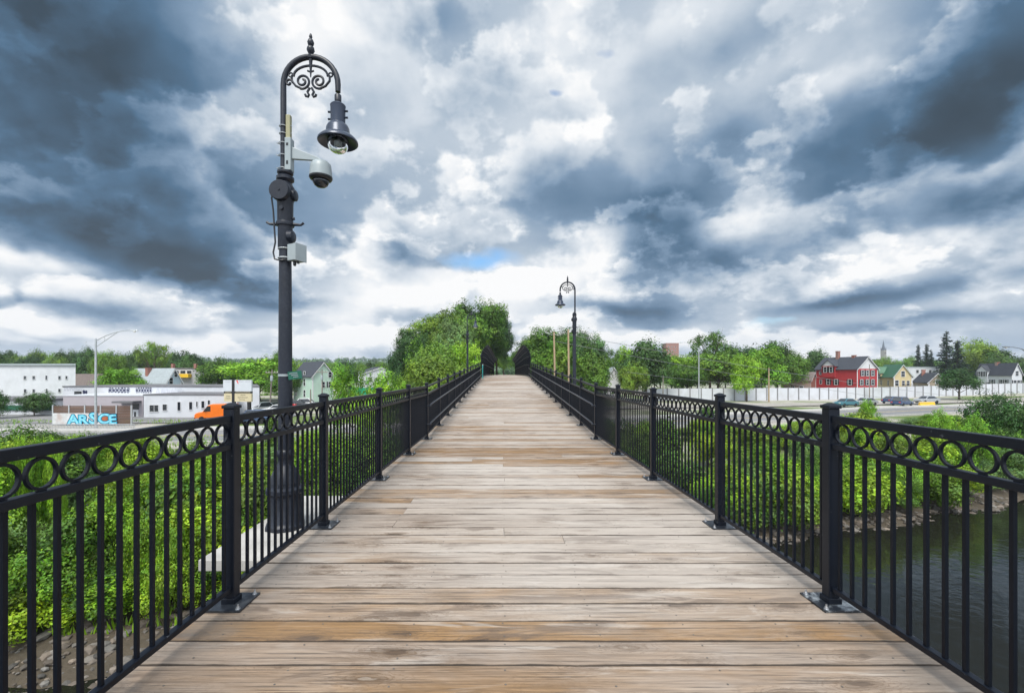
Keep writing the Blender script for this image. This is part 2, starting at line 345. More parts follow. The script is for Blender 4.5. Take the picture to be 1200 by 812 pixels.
# foliage: base colours of the leaf itself
M['leaf_bright'] = leaf('bright_yellow_green_leaves', (.175, .36, .022), hue=.012)
M['leaf_mid'] = leaf('mid_green_leaves', (.098, .200, .020), hue=.018)
M['leaf_dark'] = leaf('dark_green_leaves', (.040, .105, .022), hue=.018)
M['leaf_silver'] = leaf('grey_green_leaves', (.12, .225, .065), hue=.015)
M['leaf_shrub'] = leaf('fresh_green_shrub_leaves', (.155, .295, .016), hue=.022)
M['leaf_shrubdark'] = leaf('deep_green_shrub_leaves', (.078, .165, .018), hue=.022)
M['needle'] = leaf('dark_conifer_needles', (.020, .045, .026), trans=.1)
M['far_leaf'] = leaf('far_woods_leaves', (.055, .125, .035), hue=.02)

def glass_clear():
    m = bpy.data.materials.new('clear_lamp_globe'); m.use_nodes = True; b = m.node_tree.nodes['Principled BSDF']
    nz = m.node_tree.nodes.new('ShaderNodeTexNoise'); nz.inputs['Scale'].default_value = 14
    mr = m.node_tree.nodes.new('ShaderNodeMapRange'); mr.inputs[3].default_value = .03; mr.inputs[4].default_value = .12
    m.node_tree.links.new(nz.outputs[0], mr.inputs[0]); m.node_tree.links.new(mr.outputs[0], b.inputs['Roughness'])
    b.inputs['Transmission Weight'].default_value = 1; b.inputs['IOR'].default_value = 1.3; b.inputs['Base Color'].default_value = (.9, .93, .95, 1); return m
M['globe'] = glass_clear()

def wood_deck():
    m = bpy.data.materials.new('weathered_deck_planks'); m.use_nodes = True; nt = m.node_tree; L = nt.links.new; b = nt.nodes['Principled BSDF']
    def n(t, **k):
        x = nt.nodes.new(t)
        for a, c in k.items(): setattr(x, a, c)
        return x
    def mt(op, a, c=0.0, d=0.0, clamp=False):
        x = n('ShaderNodeMath', operation=op, use_clamp=clamp)
        for i, v in enumerate((a, c, d)):
            if isinstance(v, bpy.types.NodeSocket): L(v, x.inputs[i])
            else: x.inputs[i].default_value = v
        return x.outputs[0]
    def mr(v, a, c, lo=0.0, hi=1.0):
        x = n('ShaderNodeMapRange', interpolation_type='SMOOTHSTEP'); L(v, x.inputs[0])
        for i, q in enumerate((a, c, lo, hi)): x.inputs[i + 1].default_value = q
        return x.outputs[0]
    def mixc(f, a, c, blend='MIX'):
        x = n('ShaderNodeMix', data_type='RGBA', blend_type=blend)
        if isinstance(f, bpy.types.NodeSocket): L(f, x.inputs[0])
        else: x.inputs[0].default_value = f
        for i, v in ((6, a), (7, c)):
            if isinstance(v, bpy.types.NodeSocket): L(v, x.inputs[i])
            else: x.inputs[i].default_value = (*v, 1)
        return x.outputs[2]
    tc = n('ShaderNodeTexCoord'); sp = n('ShaderNodeSeparateXYZ'); L(tc.outputs['Object'], sp.inputs[0]); X, Y = sp.outputs[0], sp.outputs[1]
    at_ = n('ShaderNodeAttribute', attribute_name='tint'); sc = n('ShaderNodeSeparateColor'); L(at_.outputs['Color'], sc.inputs[0]); r1, r2, r3 = sc.outputs
    xo = mt('MULTIPLY_ADD', r1, 61.0, X); zo = mt('MULTIPLY', r2, 43.0)
    def vec(sx, sy):
        c = n('ShaderNodeCombineXYZ'); L(mt('MULTIPLY', xo, sx), c.inputs[0]); L(mt('MULTIPLY', Y, sy), c.inputs[1]); L(zo, c.inputs[2]); return c.outputs[0]
    def ns(v, s, det, ro=.55, di=0):
        x = n('ShaderNodeTexNoise'); L(v, x.inputs['Vector']); x.inputs['Scale'].default_value = s; x.inputs['Detail'].default_value = det; x.inputs['Roughness'].default_value = ro; x.inputs['Distortion'].default_value = di; return x.outputs[0]
    # knots
    kc = n('ShaderNodeCombineXYZ'); L(mt('MULTIPLY', xo, 1.45), kc.inputs[0]); L(mt('MULTIPLY_ADD', r2, 29.0, mt('MULTIPLY', Y, 4.0)), kc.inputs[1]); kvec = kc.outputs[0]
    vo = n('ShaderNodeTexVoronoi', voronoi_dimensions='2D', feature='F1'); L(kvec, vo.inputs['Vector']); vo.inputs['Scale'].default_value = 1.0; vo.inputs['Randomness'].default_value = 1
    kd = vo.outputs['Distance']; ksel = n('ShaderNodeSeparateColor'); L(vo.outputs['Color'], ksel.inputs[0])
    has = mr(ksel.outputs[0], .44, .46); kpale = mr(ksel.outputs[1], .70, .74)
    kwarp = ns(vec(10, 22), 1.0, 5, .65)
    kdn = mt('MULTIPLY_ADD', mt('SUBTRACT', kwarp, .5), .30, mt('MULTIPLY_ADD', ksel.outputs[2], .10, kd))
    knot = mt('MULTIPLY', mr(kdn, .125, .085), has)
    halo = mt('MULTIPLY', mr(kdn, .50, .10), has)
    # growth rings drawn out along the board, bending round the knots
    rings = mt('SINE', mt('MULTIPLY_ADD', ns(vec(.55, 5.5), 1.0, 3, .5, .3), 75.0, mt('MULTIPLY', mr(kdn, .55, .0), 30.0)))
    g1 = ns(vec(1.7, 60), 1.0, 8, .72, .35); g2 = ns(vec(.8, 14), 1.0, 7, .66, .6); g3 = ns(vec(.5, 2.6), 1.0, 4, .55); g4 = ns(vec(1.5, 75), 1.0, 5, .62, .25); g5 = ns(vec(.55, 34), 1.0, 6, .6, .4); g6 = ns(vec(14, 60), 1.0, 4, .7)
    blot = ns(vec(1.3, 3.4), 1.0, 6, .62, 1.0)
    grey = mixc(g2, (.28, .23, .19), (.49, .43, .375))
    brown = mixc(g2, (.18, .105, .052), (.38, .23, .10))
    f = mt('ADD', mt('MULTIPLY_ADD', mt('SUBTRACT', g3, .5), 2.0, mr(r3, .25, 1.0, -.30, .95)), mt('MULTIPLY', mt('SUBTRACT', blot, .5), 1.5), clamp=True)
    col = mixc(f, grey, brown)
    col = mixc(mr(r2, 0, 1, .0, .34), col, (.20, .155, .125))
    gl = mixc(mr(g1, .30, .70), (.50, .47, .45), (1.16, 1.15, 1.14)); col = mixc(.8, col, gl, 'MULTIPLY')
    col = mixc(mt('MULTIPLY', mr(rings, .25, .95), mt('MULTIPLY_ADD', halo, .5, .20)), col, (.14, .088, .052))
    col = mixc(mr(g4, .60, .645, 0, .78), col, (.062, .048, .040)); col = mixc(mr(g5, .625, .65, 0, .6), col, (.075, .055, .042)); col = mixc(.55, col, mixc(g6, (.72, .70, .68), (1.22, 1.22, 1.22)), 'MULTIPLY')
    stain = ns(vec(.9, 4.6), 1.0, 7, .62, .9); col = mixc(mr(stain, .56, .63, 0, .68), col, (.105, .072, .052))
    pale = ns(vec(1.0, 6.5), 1.0, 6, .6, .7); col = mixc(mr(pale, .57, .66, 0, .38), col, (.52, .475, .43))
    col = mixc(mt('MULTIPLY', mr(kdn, .30, .12), mt('MULTIPLY', has, .55)), col, (.10, .062, .036))
    col = mixc(mt('MULTIPLY', knot, .85), col, mixc(kpale, mixc(kwarp, (.030, .022, .018), (.15, .095, .06)), mixc(kwarp, (.12, .085, .06), (.46, .39, .32))))
    # silvered by weather in patches, dirt along both edges, dark seams
    col = mixc(mt('MULTIPLY', mr(ns(tc.outputs['Object'], .22, 3), .36, .60, 0, .50), mr(r3, .30, .80, 1.0, .25)), col, (.53, .49, .45))
    edge = mt('MULTIPLY', mr(mt('ABSOLUTE', mt('SUBTRACT', X, .2)), 1.72, 2.2), mr(ns(tc.outputs['Object'], 2.2, 6), .35, .62, 0, .6))
    col = mixc(edge, col, (.17, .155, .14))
    va = mt('ABSOLUTE', mt('SUBTRACT', at_.outputs['Alpha'], .5)); seam = mr(mt('MULTIPLY_ADD', mt('SUBTRACT', ns(vec(4, 4), 1.0, 4), .5), .07, va), .462, .492, 0, .92)
    col = mixc(seam, col, (.040, .032, .027))
    L(col, b.inputs['Base Color']); b.inputs['Roughness'].default_value = .82; b.inputs['Specular IOR Level'].default_value = .22
    h = mt('ADD', mt('MULTIPLY', g1, .5), mt('ADD', mt('MULTIPLY', mr(g4, .56, .64), -.9), mt('ADD', mt('MULTIPLY', knot, .45), mt('MULTIPLY', g2, .5))))
    bp = n('ShaderNodeBump'); bp.inputs['Strength'].default_value = .55; bp.inputs['Distance'].default_value = .006; L(h, bp.inputs['Height']); L(bp.outputs[0], b.inputs['Normal'])
    return m
M['deck'] = wood_deck()

# ------------------------------------------------------------------ the lie of the land
SHORE = [(-400, -20), (-120, 2), (-45, 10), (-15, 12.4), (-9, 13.3), (0, 16.5), (8, 20.5), (14, 23.5), (20, 25.5), (34, 30.5), (60, 41), (120, 66), (400, 190)]
WATER, LAND = -7.0, -4.5
def shore_d(x, y):
    best = 1e9; sgn = 1
    for (ax, ay), (bx, by) in zip(SHORE, SHORE[1:]):
        dx, dy = bx - ax, by - ay; t = max(0, min(1, ((x - ax) * dx + (y - ay) * dy) / (dx * dx + dy * dy)))
        qx, qy = x - ax - t * dx, y - ay - t * dy; d2 = qx * qx + qy * qy
        if d2 < best: best = d2; sgn = 1 if dx * qy - dy * qx > 0 else -1
    return sgn * math.sqrt(best)
def ground_z(x, y, fine=True):
    d = shore_d(x, y)
    if fine: d += 1.1 * noise.noise((x * .21, y * .21, 3)) + .5 * noise.noise((x * .7, y * .7, 9))
    if d < 0: z = WATER + max(-2.5, d * .3)
    elif d < 2.6: z = WATER + d * .20
    else: z = WATER + .52 + (LAND - WATER - .52) * sm(2.0, 12, d)
    if d > 13 : z += .12 * noise.noise((x * .05, y * .05, 1)) * sm(13, 30, d)
    z += .75 * sm(85, 150, x) * sm(60, 110, y)
    z += 5.9 * sm(84, 95, y) * (1 - sm(6, 26, abs(x))) * (1 - sm(170, 260, y))      # bank the path runs on past the bridge
    if y > 330:
        hgt = 52 * sm(420, 1500, y) * (.75 + .35 * noise.noise((x * .0022, y * .0012, 5))) * (1 - .55 * sm(0, 500, x * .6))
        z += hgt
    return z
def sheet(name, material, xs, ys, zf, kind='structure'):
    mb = MB(); nx = len(xs)
    vs = [(x, y, zf(x, y)) for y in ys for x in xs]
    fs = [(j * nx + i, j * nx + i + 1, (j + 1) * nx + i + 1, (j + 1) * nx + i) for j in range(len(ys) - 1) for i in range(nx - 1)]
    mb.add(vs, fs); o = mb.build(name, material, smooth=True); o['kind'] = kind; return o
def spaced(a, b, n, mid, p=2.4):
    out = []
    for i in range(n + 1):
        t = i / n * 2 - 1; out.append(mid + (abs(t) ** p) * ((b - mid) if t > 0 else (a - mid)))
    return out
def ground_mat():
    m = mat('bank_and_lots_soil', (.2, .2, .2)); nt = m.node_tree; L = nt.links.new; b = nt.nodes['Principled BSDF']; b.inputs['Roughness'].default_value = .95
    tc = nt.nodes['Texture Coordinate']; sp = nt.nodes.new('ShaderNodeSeparateXYZ'); L(tc.outputs['Object'], sp.inputs[0])
    def ns(s, d=6, ro=.6):
        x = nt.nodes.new('ShaderNodeTexNoise'); L(tc.outputs['Object'], x.inputs['Vector']); x.inputs['Scale'].default_value = s; x.inputs['Detail'].default_value = d; x.inputs['Roughness'].default_value = ro; return x.outputs[0]
    def mr(v, a, c, lo=0, hi=1):
        x = nt.nodes.new('ShaderNodeMapRange'); L(v, x.inputs[0])
        for i, q in enumerate((a, c, lo, hi)): x.inputs[i + 1].default_value = q
        return x.outputs[0]
    def mx(f, a, c):
        x = nt.nodes.new('ShaderNodeMix'); x.data_type = 'RGBA'; L(f, x.inputs[0])
        for i, v in ((6, a), (7, c)):
            if isinstance(v, bpy.types.NodeSocket): L(v, x.inputs[i])
            else: x.inputs[i].default_value = (*v, 1)
        return x.outputs[2]
    soil = mx(ns(1.5, 8), (.032, .027, .018), (.105, .082, .056))
    gravel = mx(ns(3, 8), (.27, .25, .22), (.46, .43, .38))
    grass = mx(ns(2, 8), (.055, .10, .02), (.15, .20, .045))
    c = mx(mr(ns(.06, 5), .46, .58), gravel, grass)
    c2 = mx(mr(sp.outputs[1], 200, 330), c, (.07, .12, .04))
    c3 = mx(mr(sp.outputs[2], -6.3, -5.3), soil, c2)
    L(c3, b.inputs['Base Color'])
    bp = nt.nodes.new('ShaderNodeBump'); bp.inputs['Strength'].default_value = .6; bp.inputs['Distance'].default_value = .15; L(ns(5, 8), bp.inputs['Height']); L(bp.outputs[0], b.inputs['Normal'])
    return m
M['ground'] = ground_mat()
gx = spaced(-2200, 2200, 150, 0, 3.2)
gy = [y for y in (-120, -60, -30, -15, -6)] + [i * 1.0 for i in range(0, 60)] + [60 + i * 4 for i in range(0, 36)] + [204 + i * 16 for i in range(14)] + [430 + i * 60 for i in range(28)] + [2300, 3200]
sheet('ground', M['ground'], gx, gy, ground_z)

def water_mat():
    m = bpy.data.materials.new('river_water'); m.use_nodes = True; nt = m.node_tree; L = nt.links.new; b = nt.nodes['Principled BSDF']
    b.inputs['Base Color'].default_value = (.013, .013, .010, 1); b.inputs['Roughness'].default_value = .05; b.inputs['IOR'].default_value = 1.33; b.inputs['Specular IOR Level'].default_value = .6
    tc = nt.nodes.new('ShaderNodeTexCoord')
    a = nt.nodes.new('ShaderNodeTexNoise'); L(tc.outputs['Object'], a.inputs['Vector']); a.inputs['Scale'].default_value = 2.2; a.inputs['Detail'].default_value = 4; a.inputs['Distortion'].default_value = .6
    c = nt.nodes.new('ShaderNodeTexNoise'); L(tc.outputs['Object'], c.inputs['Vector']); c.inputs['Scale'].default_value = .5; c.inputs['Detail'].default_value = 3
    mu = nt.nodes.new('ShaderNodeMath'); mu.operation = 'MULTIPLY_ADD'; L(c.outputs[0], mu.inputs[0]); mu.inputs[1].default_value = 1.6; L(a.outputs[0], mu.inputs[2])
    bp = nt.nodes.new('ShaderNodeBump'); bp.inputs['Strength'].default_value = .22; bp.inputs['Distance'].default_value = .06; L(mu.outputs[0], bp.inputs['Height']); L(bp.outputs[0], b.inputs['Normal']); return m
M['water'] = water_mat()
sheet('river', M['water'], [-400, -100, 0, 100, 400], [-120, -40, 0, 60, 220], lambda x, y: WATER)

def ribbon(name, pts, width, dz, material, parent=None, step=4.0, off=0.0, thick=0.0):
    # a road surface draped along a line a little above the ground
    P = []; 
    for (ax, ay), (bx, by) in zip(pts, pts[1:]):
        n_ = max(1, int(math.hypot(bx - ax, by - ay) / step)); P += [(ax + (bx - ax) * i / n_, ay + (by - ay) * i / n_) for i in range(n_)]
    P.append(pts[-1])
    for _ in range(6): P = [P[0]] + [((a[0] + 2 * b[0] + c[0]) / 4, (a[1] + 2 * b[1] + c[1]) / 4) for a, b, c in zip(P, P[1:], P[2:])] + [P[-1]]
    mb = MB(); vs = []
    for i, (x, y) in enumerate(P):
        a, c = P[max(0, i - 1)], P[min(len(P) - 1, i + 1)]; tx, ty = c[0] - a[0], c[1] - a[1]; l = math.hypot(tx, ty); nx, ny = -ty / l, tx / l
        z = max(ground_z(x, y, False), LAND) + dz
        for s in (off - width / 2, off + width / 2): vs.append((x + nx * s, y + ny * s, z))
        if thick:
            for s in (off - width / 2, off + width / 2): vs.append((x + nx * s, y + ny * s, z - thick))
    if thick:
        fs = []
        for i in range(len(P) - 1):
            a, b_ = i * 4, i * 4 + 4; fs += [(a + 1, a, b_, b_ + 1), (a, a + 2, b_ + 2, b_), (a + 3, a + 1, b_ + 1, b_ + 3)]
    else: fs = [(i * 2 + 1, i * 2, i * 2 + 2, i * 2 + 3) for i in range(len(P) - 1)]
    mb.add(vs, fs); o = mb.build(name, material, parent); o['kind'] = 'structure'; return o, P
M['dusty'] = mat('dusty_concrete_road', (.29, .27, .245), .9, .15, 1.2, dirt=(.36, .33, .29), dirt_scale=.2, dirt_amt=.6)
ROAD = [(-190, 36), (-60, 42), (-25, 44), (5, 52), (35, 63), (70, 76), (170, 104)]
HIGH = [(-10, 78), (30, 84), (70, 92), (130, 106), (240, 140)]
ribbon('road', ROAD, 9.0, .16, M['asphalt'])
ribbon('highway', HIGH, 6.5, .16, M['dusty'])
for o_, nm in ((0, 'road_centre_line'),):
    ribbon(nm, ROAD, .14, .166, M['paint_y'], off=o_)
for o_ in (-4.3, 4.3): ribbon('road_edge_line', ROAD, .12, .166, M['paint'], off=o_)
for o_ in (-4.65, 4.65): ribbon('road_kerb', ROAD, .3, .28, M['kerb'], off=o_, thick=.5)
for o_ in (-3.0, 3.0): ribbon('highway_edge_line', HIGH, .14, .166, M['paint'], off=o_)
ribbon('pavement', ROAD, 2.4, .275, M['concrete'], off=6.0, thick=.4)
lot, _ = ribbon('parking_lot', [(-95, 62), (-30, 64)], 14, .10, M['asphalt'])
path, _ = ribbon('path', [(0.2, 94.6), (0.2, 130), (-3, 190)], 3.2, .02, M['concrete'])

# ------------------------------------------------------------------ the bridge deck
XL, XR = -1.96, 2.36
def deck_z(y):
    if y < 11.2: return 0.0
    if y < 43: return .0448 * (y - 11.5) * sm(11.2, 13, y) + 0
    return .0448 * 31.5 + .10 * sm(43, 50, y)
def build_deck():
    mb = MB(); y = -3.0; pr = random.Random(3)
    while y < 95:
        wd = .232 + pr.uniform(-.004, .004); gap = pr.uniform(.006, .012)
        y0, y1 = y + gap / 2, y + wd - gap / 2
        x0, x1 = XL - .19 - pr.uniform(0, .012), XR + .19 + pr.uniform(0, .012)
        cuts = [x0, x1]
        if pr.random() < .28: cuts = [x0, pr.choice((-1.2, -.6, 0, .6, 1.2)) + pr.uniform(-.02, .02), x1]
        for a, c in zip(cuts, cuts[1:]):
            mb.col = (pr.random(), pr.random(), pr.random() ** 1.25)
            if abs(y - 2.78) < .12: mb.col = (.37, .10, 1.0)
            elif y < 2.7: mb.col = (mb.col[0], mb.col[1], .50 + .28 * mb.col[2])
            elif y < 3.3: mb.col = (mb.col[0], mb.col[1] * .7, .62 + .3 * mb.col[2])
            elif 3.3 < y < 4.3: mb.col = (mb.col[0], mb.col[1] * .6, mb.col[2] * .72)
            g = .0022 if c < x1 else 0; g0 = .0022 if a > x0 else 0
            zz = pr.uniform(-.002, .002); e = .007; n_ = max(2, int((c - a) / .6)) if y < 9 else 1
            wob = [pr.uniform(-.0015, .0015) for _ in range(n_ + 1)]
            za, zb = deck_z(y0) + zz, deck_z(y1) + zz
            vs, fs = [], []
            for i in range(n_ + 1):
                x = a + g0 + (c - g - a - g0) * i / n_; wv = wob[i]
                vs += [(x, y0, za - .045), (x, y0, za - e), (x, y0 + e, za + wv), (x, y1 - e, zb + wv), (x, y1, zb - e), (x, y1, zb - .045)]
            for i in range(n_):
                for k in range(5): fs.append((i * 6 + k, (i + 1) * 6 + k, (i + 1) * 6 + k + 1, i * 6 + k + 1))
            fs += [(0, 1, 2, 3, 4, 5), tuple(n_ * 6 + k for k in (5, 4, 3, 2, 1, 0))]
            cc = mb.col; mb.col = None; mb.add(vs, fs); mb.c += [(*cc, q) for _ in range(n_ + 1) for q in (0, .0, .03, .97, 1, 1)]
        y += wd
    mb.m = 1
    y = -3.0; pr = random.Random(3)
    # screw heads on the joist lines of the nearer planks
    pr2 = random.Random(9); mb.col = (.5, .5, .5); yy = 1.9
    while yy < 8:
        for jx in (-1.8, -1.2, -.6, 0, .6, 1.2, 1.8, 2.25):
            for dy in (.05, .18):
                if pr2.random() < .85: mb.lathe([(.0062, 0), (.005, .0012)], 6, (jx + pr2.uniform(-.02, .02), yy + dy + pr2.uniform(-.012, .012), .0012))
        yy += .232
    o = mb.build('bridge_deck', [M['deck'], M['screw']]); o['kind'] = 'structure'
    g = MB()
    for gx_ in (-1.75, .2, 2.15):
        ys = [-3, 11.2, 20, 30, 43, 50, 94]
        for a, c in zip(ys, ys[1:]):
            za, zc = deck_z(a) - .055, deck_z(c) - .055
            g.hexa([(gx_ - .15, a, za - .8), (gx_ + .15, a, za - .8), (gx_ + .15, c, zc - .8), (gx_ - .15, c, zc - .8), (gx_ - .15, a, za), (gx_ + .15, a, za), (gx_ + .15, c, zc), (gx_ - .15, c, zc)])
    o = g.build('bridge_girders', M['rail']); o['kind'] = 'structure'
    for py in (18.5, 44, 70):
        p = MB(); zt = deck_z(py) - .86
        p.box(-2.3, 2.7, py - .5, py + .5, zt - .7, zt); p.box(-1.9, 2.3, py - .4, py + .4, -9, zt - .7)
        o = p.build('bridge_pier', M['concrete']); o['kind'] = 'structure'
build_deck()

# ------------------------------------------------------------------ railings
BAY = 2.21
POST_Y = [-1.17, 1.04, 3.28] + [4.96 + BAY * i for i in range(16)]      # nineteen posts a side
def shear_box(mb, x0, x1, ya, yb, za, zb, h0, h1):
    return mb.hexa([(x0, ya, za + h0), (x1, ya, za + h0), (x1, yb, zb + h0), (x0, yb, zb + h0), (x0, ya, za + h1), (x1, ya, za + h1), (x1, yb, zb + h1), (x0, yb, zb + h1)])
def dup(o, parent, loc):
    c = o.copy(); COL.objects.link(c); c.parent = parent; c.location = loc; return c
bal_me = MB().box(-.0095, .0095, -.0095, .0095, .136, 1.116).mesh('baluster', M['baluster'])
ring = MB()
_n = 28; vs, fs = [], []
for i in range(_n):
    a = 2 * math.pi * i / _n
    for (r, xx) in ((.071, -.008), (.071, .008), (.059, .008), (.059, -.008)): vs.append((xx, r * math.cos(a), r * math.sin(a)))
for i in range(_n):
    for k in range(4): fs.append((i * 4 + k, i * 4 + (k + 1) % 4, ((i + 1) % _n) * 4 + (k + 1) % 4, ((i + 1) % _n) * 4 + k))
ring.add(vs, fs); ring.box(-.009, .009, -.016, .016, -.080, -.0705); ring.box(-.009, .009, -.016, .016, .0705, .080)
ring_me = ring.mesh('ring', M['rail'], 'auto')
post_mb = MB().box(-.039, .039, -.039, .039, .012, 1.405); post_mb.box(-.049, .049, -.049, .049, .0125, .055)
post_me = post_mb.mesh('post', M['rail'])
cap_mb = MB().box(-.047, .047, -.047, .047, 1.405, 1.428); cap_mb.hexa([(-.041, -.041, 1.428), (.041, -.041, 1.428), (.041, .041, 1.428), (-.041, .041, 1.428), (-.015, -.015, 1.445), (.015, -.015, 1.445), (.015, .015, 1.445), (-.015, .015, 1.445)])
cap_me = cap_mb.mesh('cap', M['rail'])
plate_me = MB().box(-.135, .135, -.135, .135, .0035, .0155).mesh('base_plate', M['plate'])
bolt_me = MB().lathe([(.017, 0), (.017, .004), (.011, .0045), (.011, .016), (.006, .017), (.006, .032)], 8).mesh('bolt', M['bolt'])
def railing(x, inward, label):
    root = thing('bridge_railing', label, 'railing', (x, 0, 0))
    nb = nr = 0; far = MB()
    for i, py in enumerate(POST_Y):
        z = deck_z(py)
        p = link('post', post_me, root, (0, py, z))
        bm = p.modifiers.new('bevel', 'BEVEL'); bm.width = .006; bm.segments = 2
        cp = link('cap', cap_me, p); bm = cp.modifiers.new('bevel', 'BEVEL'); bm.width = .004; bm.segments = 2
        pl = link('base_plate', plate_me, p)
        if i == 2 and inward < 0:
            pl.data = plate_me.copy(); pl.data.materials[0] = M['plate_worn']; pl['label'] = 'base plate with its paint flaked to bare pale metal'
        if i < 9:
            for bx in (-1, 1):
                for by in (-1, 1): link('bolt', bolt_me, p, (bx * .108, by * .108, .0155))
    for i, (ya, yb) in enumerate(zip(POST_Y, POST_Y[1:])):
        a, b = ya + .039, yb - .039; za, zb = deck_z(ya), deck_z(yb)
        for nm, hw, h0, h1 in (('top_rail', .024, 1.306, 1.356), ('middle_rail', .024, 1.116, 1.156), ('bottom_rail', .022, .100, .136)):
            mb = MB(); shear_box(mb, -hw, hw, a, b, za, zb, h0, h1); mb.build(nm, M['rail'], root, bevel=.004)
        ln = b - a; n_ = round(ln / .1055); st = ln / n_
        for k in range(n_):
            y = a + st * (k + .5); t = (y - ya) / (yb - ya); z = za + (zb - za) * t
            if i > 0 and nb < 100: link('baluster', bal_me, root, (0, y, z)); nb += 1
            else: far.box(-.0095, .0095, y - .0095, y + .0095, z + .13, z + 1.12)
        if i < 6:
            n_ = round((ln - .02) / .150); st = ln / n_
            for k in range(n_):
                y = a + st * (k + .5); t = (y - ya) / (yb - ya); link('ring', ring_me, root, (0, y, za + (zb - za) * t + 1.2305)); nr += 1
    fo = far.build('baluster_row', M['baluster'], root); fo['kind'] = 'stuff'
    hx = inward * .125
    for h in (.90, .43):
        mb = MB(); pts = [(inward * .039, POST_Y[6] - .09, deck_z(POST_Y[6]) + h - .05), (hx * .9, POST_Y[6] - .12, deck_z(POST_Y[6]) + h - .045), (hx, POST_Y[6] - .03, deck_z(POST_Y[6]) + h)]
        pts += [(hx, y, deck_z(y) + h) for y in POST_Y[7:]] + [(hx, 40.1, deck_z(40.1) + h)]
        mb.tube(pts, .021, 10)
        for y in POST_Y[6:]: mb.tube([(inward * .039, y, deck_z(y) + h - .06), (hx, y, deck_z(y) + h - .055), (hx, y, deck_z(y) + h)], .010, 6)
        mb.build('handrail', M['handrail'], root, smooth='auto')
    return root
railing(XL, 1, 'black metal railing with rings on the lamp side of the wooden deck')
railing(XR, -1, 'black metal railing with rings above the river side of the deck')

# ------------------------------------------------------------------ curved screens past the ramp
def screen(x, inward, label):
    root = thing('curved_screen_fence', label, 'screen fence', (x, 40.3, 0))
    prof = [(0, 0), (0, 1.9), (.03, 2.15), (.12, 2.4), (.26, 2.62), (.43, 2.80), (.62, 2.95)]
    y0, y1 = 40.3, 93.0
    def pt(k, y, o=0): u, h = prof[k]; return (inward * u + inward * o, y - 40.3, deck_z(y) + h)
    n_ = 22
    for i in range(n_ + 1):
        y = y0 + (y1 - y0) * i / n_
        MB().tube([pt(k, y) for k in range(len(prof))], .035, 6).build('post', M['rail'], root, smooth=True)
    for k, h in ((1, .12), (1, 1.15), (1, 1.9), (3, None), (5, None), (6, None)):
        pts = []
        for i in range(n_ + 1):
            y = y0 + (y1 - y0) * i / n_; p = pt(k, y); pts.append((p[0] + inward * .03, p[1], deck_z(y) + h) if h else p)
        MB().tube(pts, .026, 6).build('rail', M['rail'], root, smooth=True)
    mb = MB(); y = y0 + .05
    while y < y1:
        vs, fs = [], []
        for k in range(len(prof)):
            p = pt(k, y, -.028); hz = .06 if k == 0 else 0
            vs += [(p[0] - .004, p[1] - .008, p[2] + hz), (p[0] - .004, p[1] + .008, p[2] + hz), (p[0] + .004, p[1] + .008, p[2] + hz), (p[0] + .004, p[1] - .008, p[2] + hz)]
        for k in range(len(prof) - 1):
            for j in range(4): fs.append((k * 4 + j, k * 4 + (j + 1) % 4, k * 4 + 4 + (j + 1) % 4, k * 4 + 4 + j))
        mb.add(vs, fs); y += .055
    mb.build('mesh_panel', M['baluster'], root)
screen(XL - .02, 1, 'tall black mesh screen curving over the lamp side of the far deck')
screen(XR + .02, -1, 'tall black mesh screen curving over the river side of the far deck')
tp = thing('marker_post', 'slim teal post where the lamp side railing meets the mesh screen', 'post', (XL + .13, 40.0, deck_z(40)))
MB().box(-.04, .04, -.03, .03, 0, 1.2).build('post', M['teal'], tp); MB().box(-.045, .045, -.035, .035, 1.2, 1.24).build('cap', M['trim'], tp)

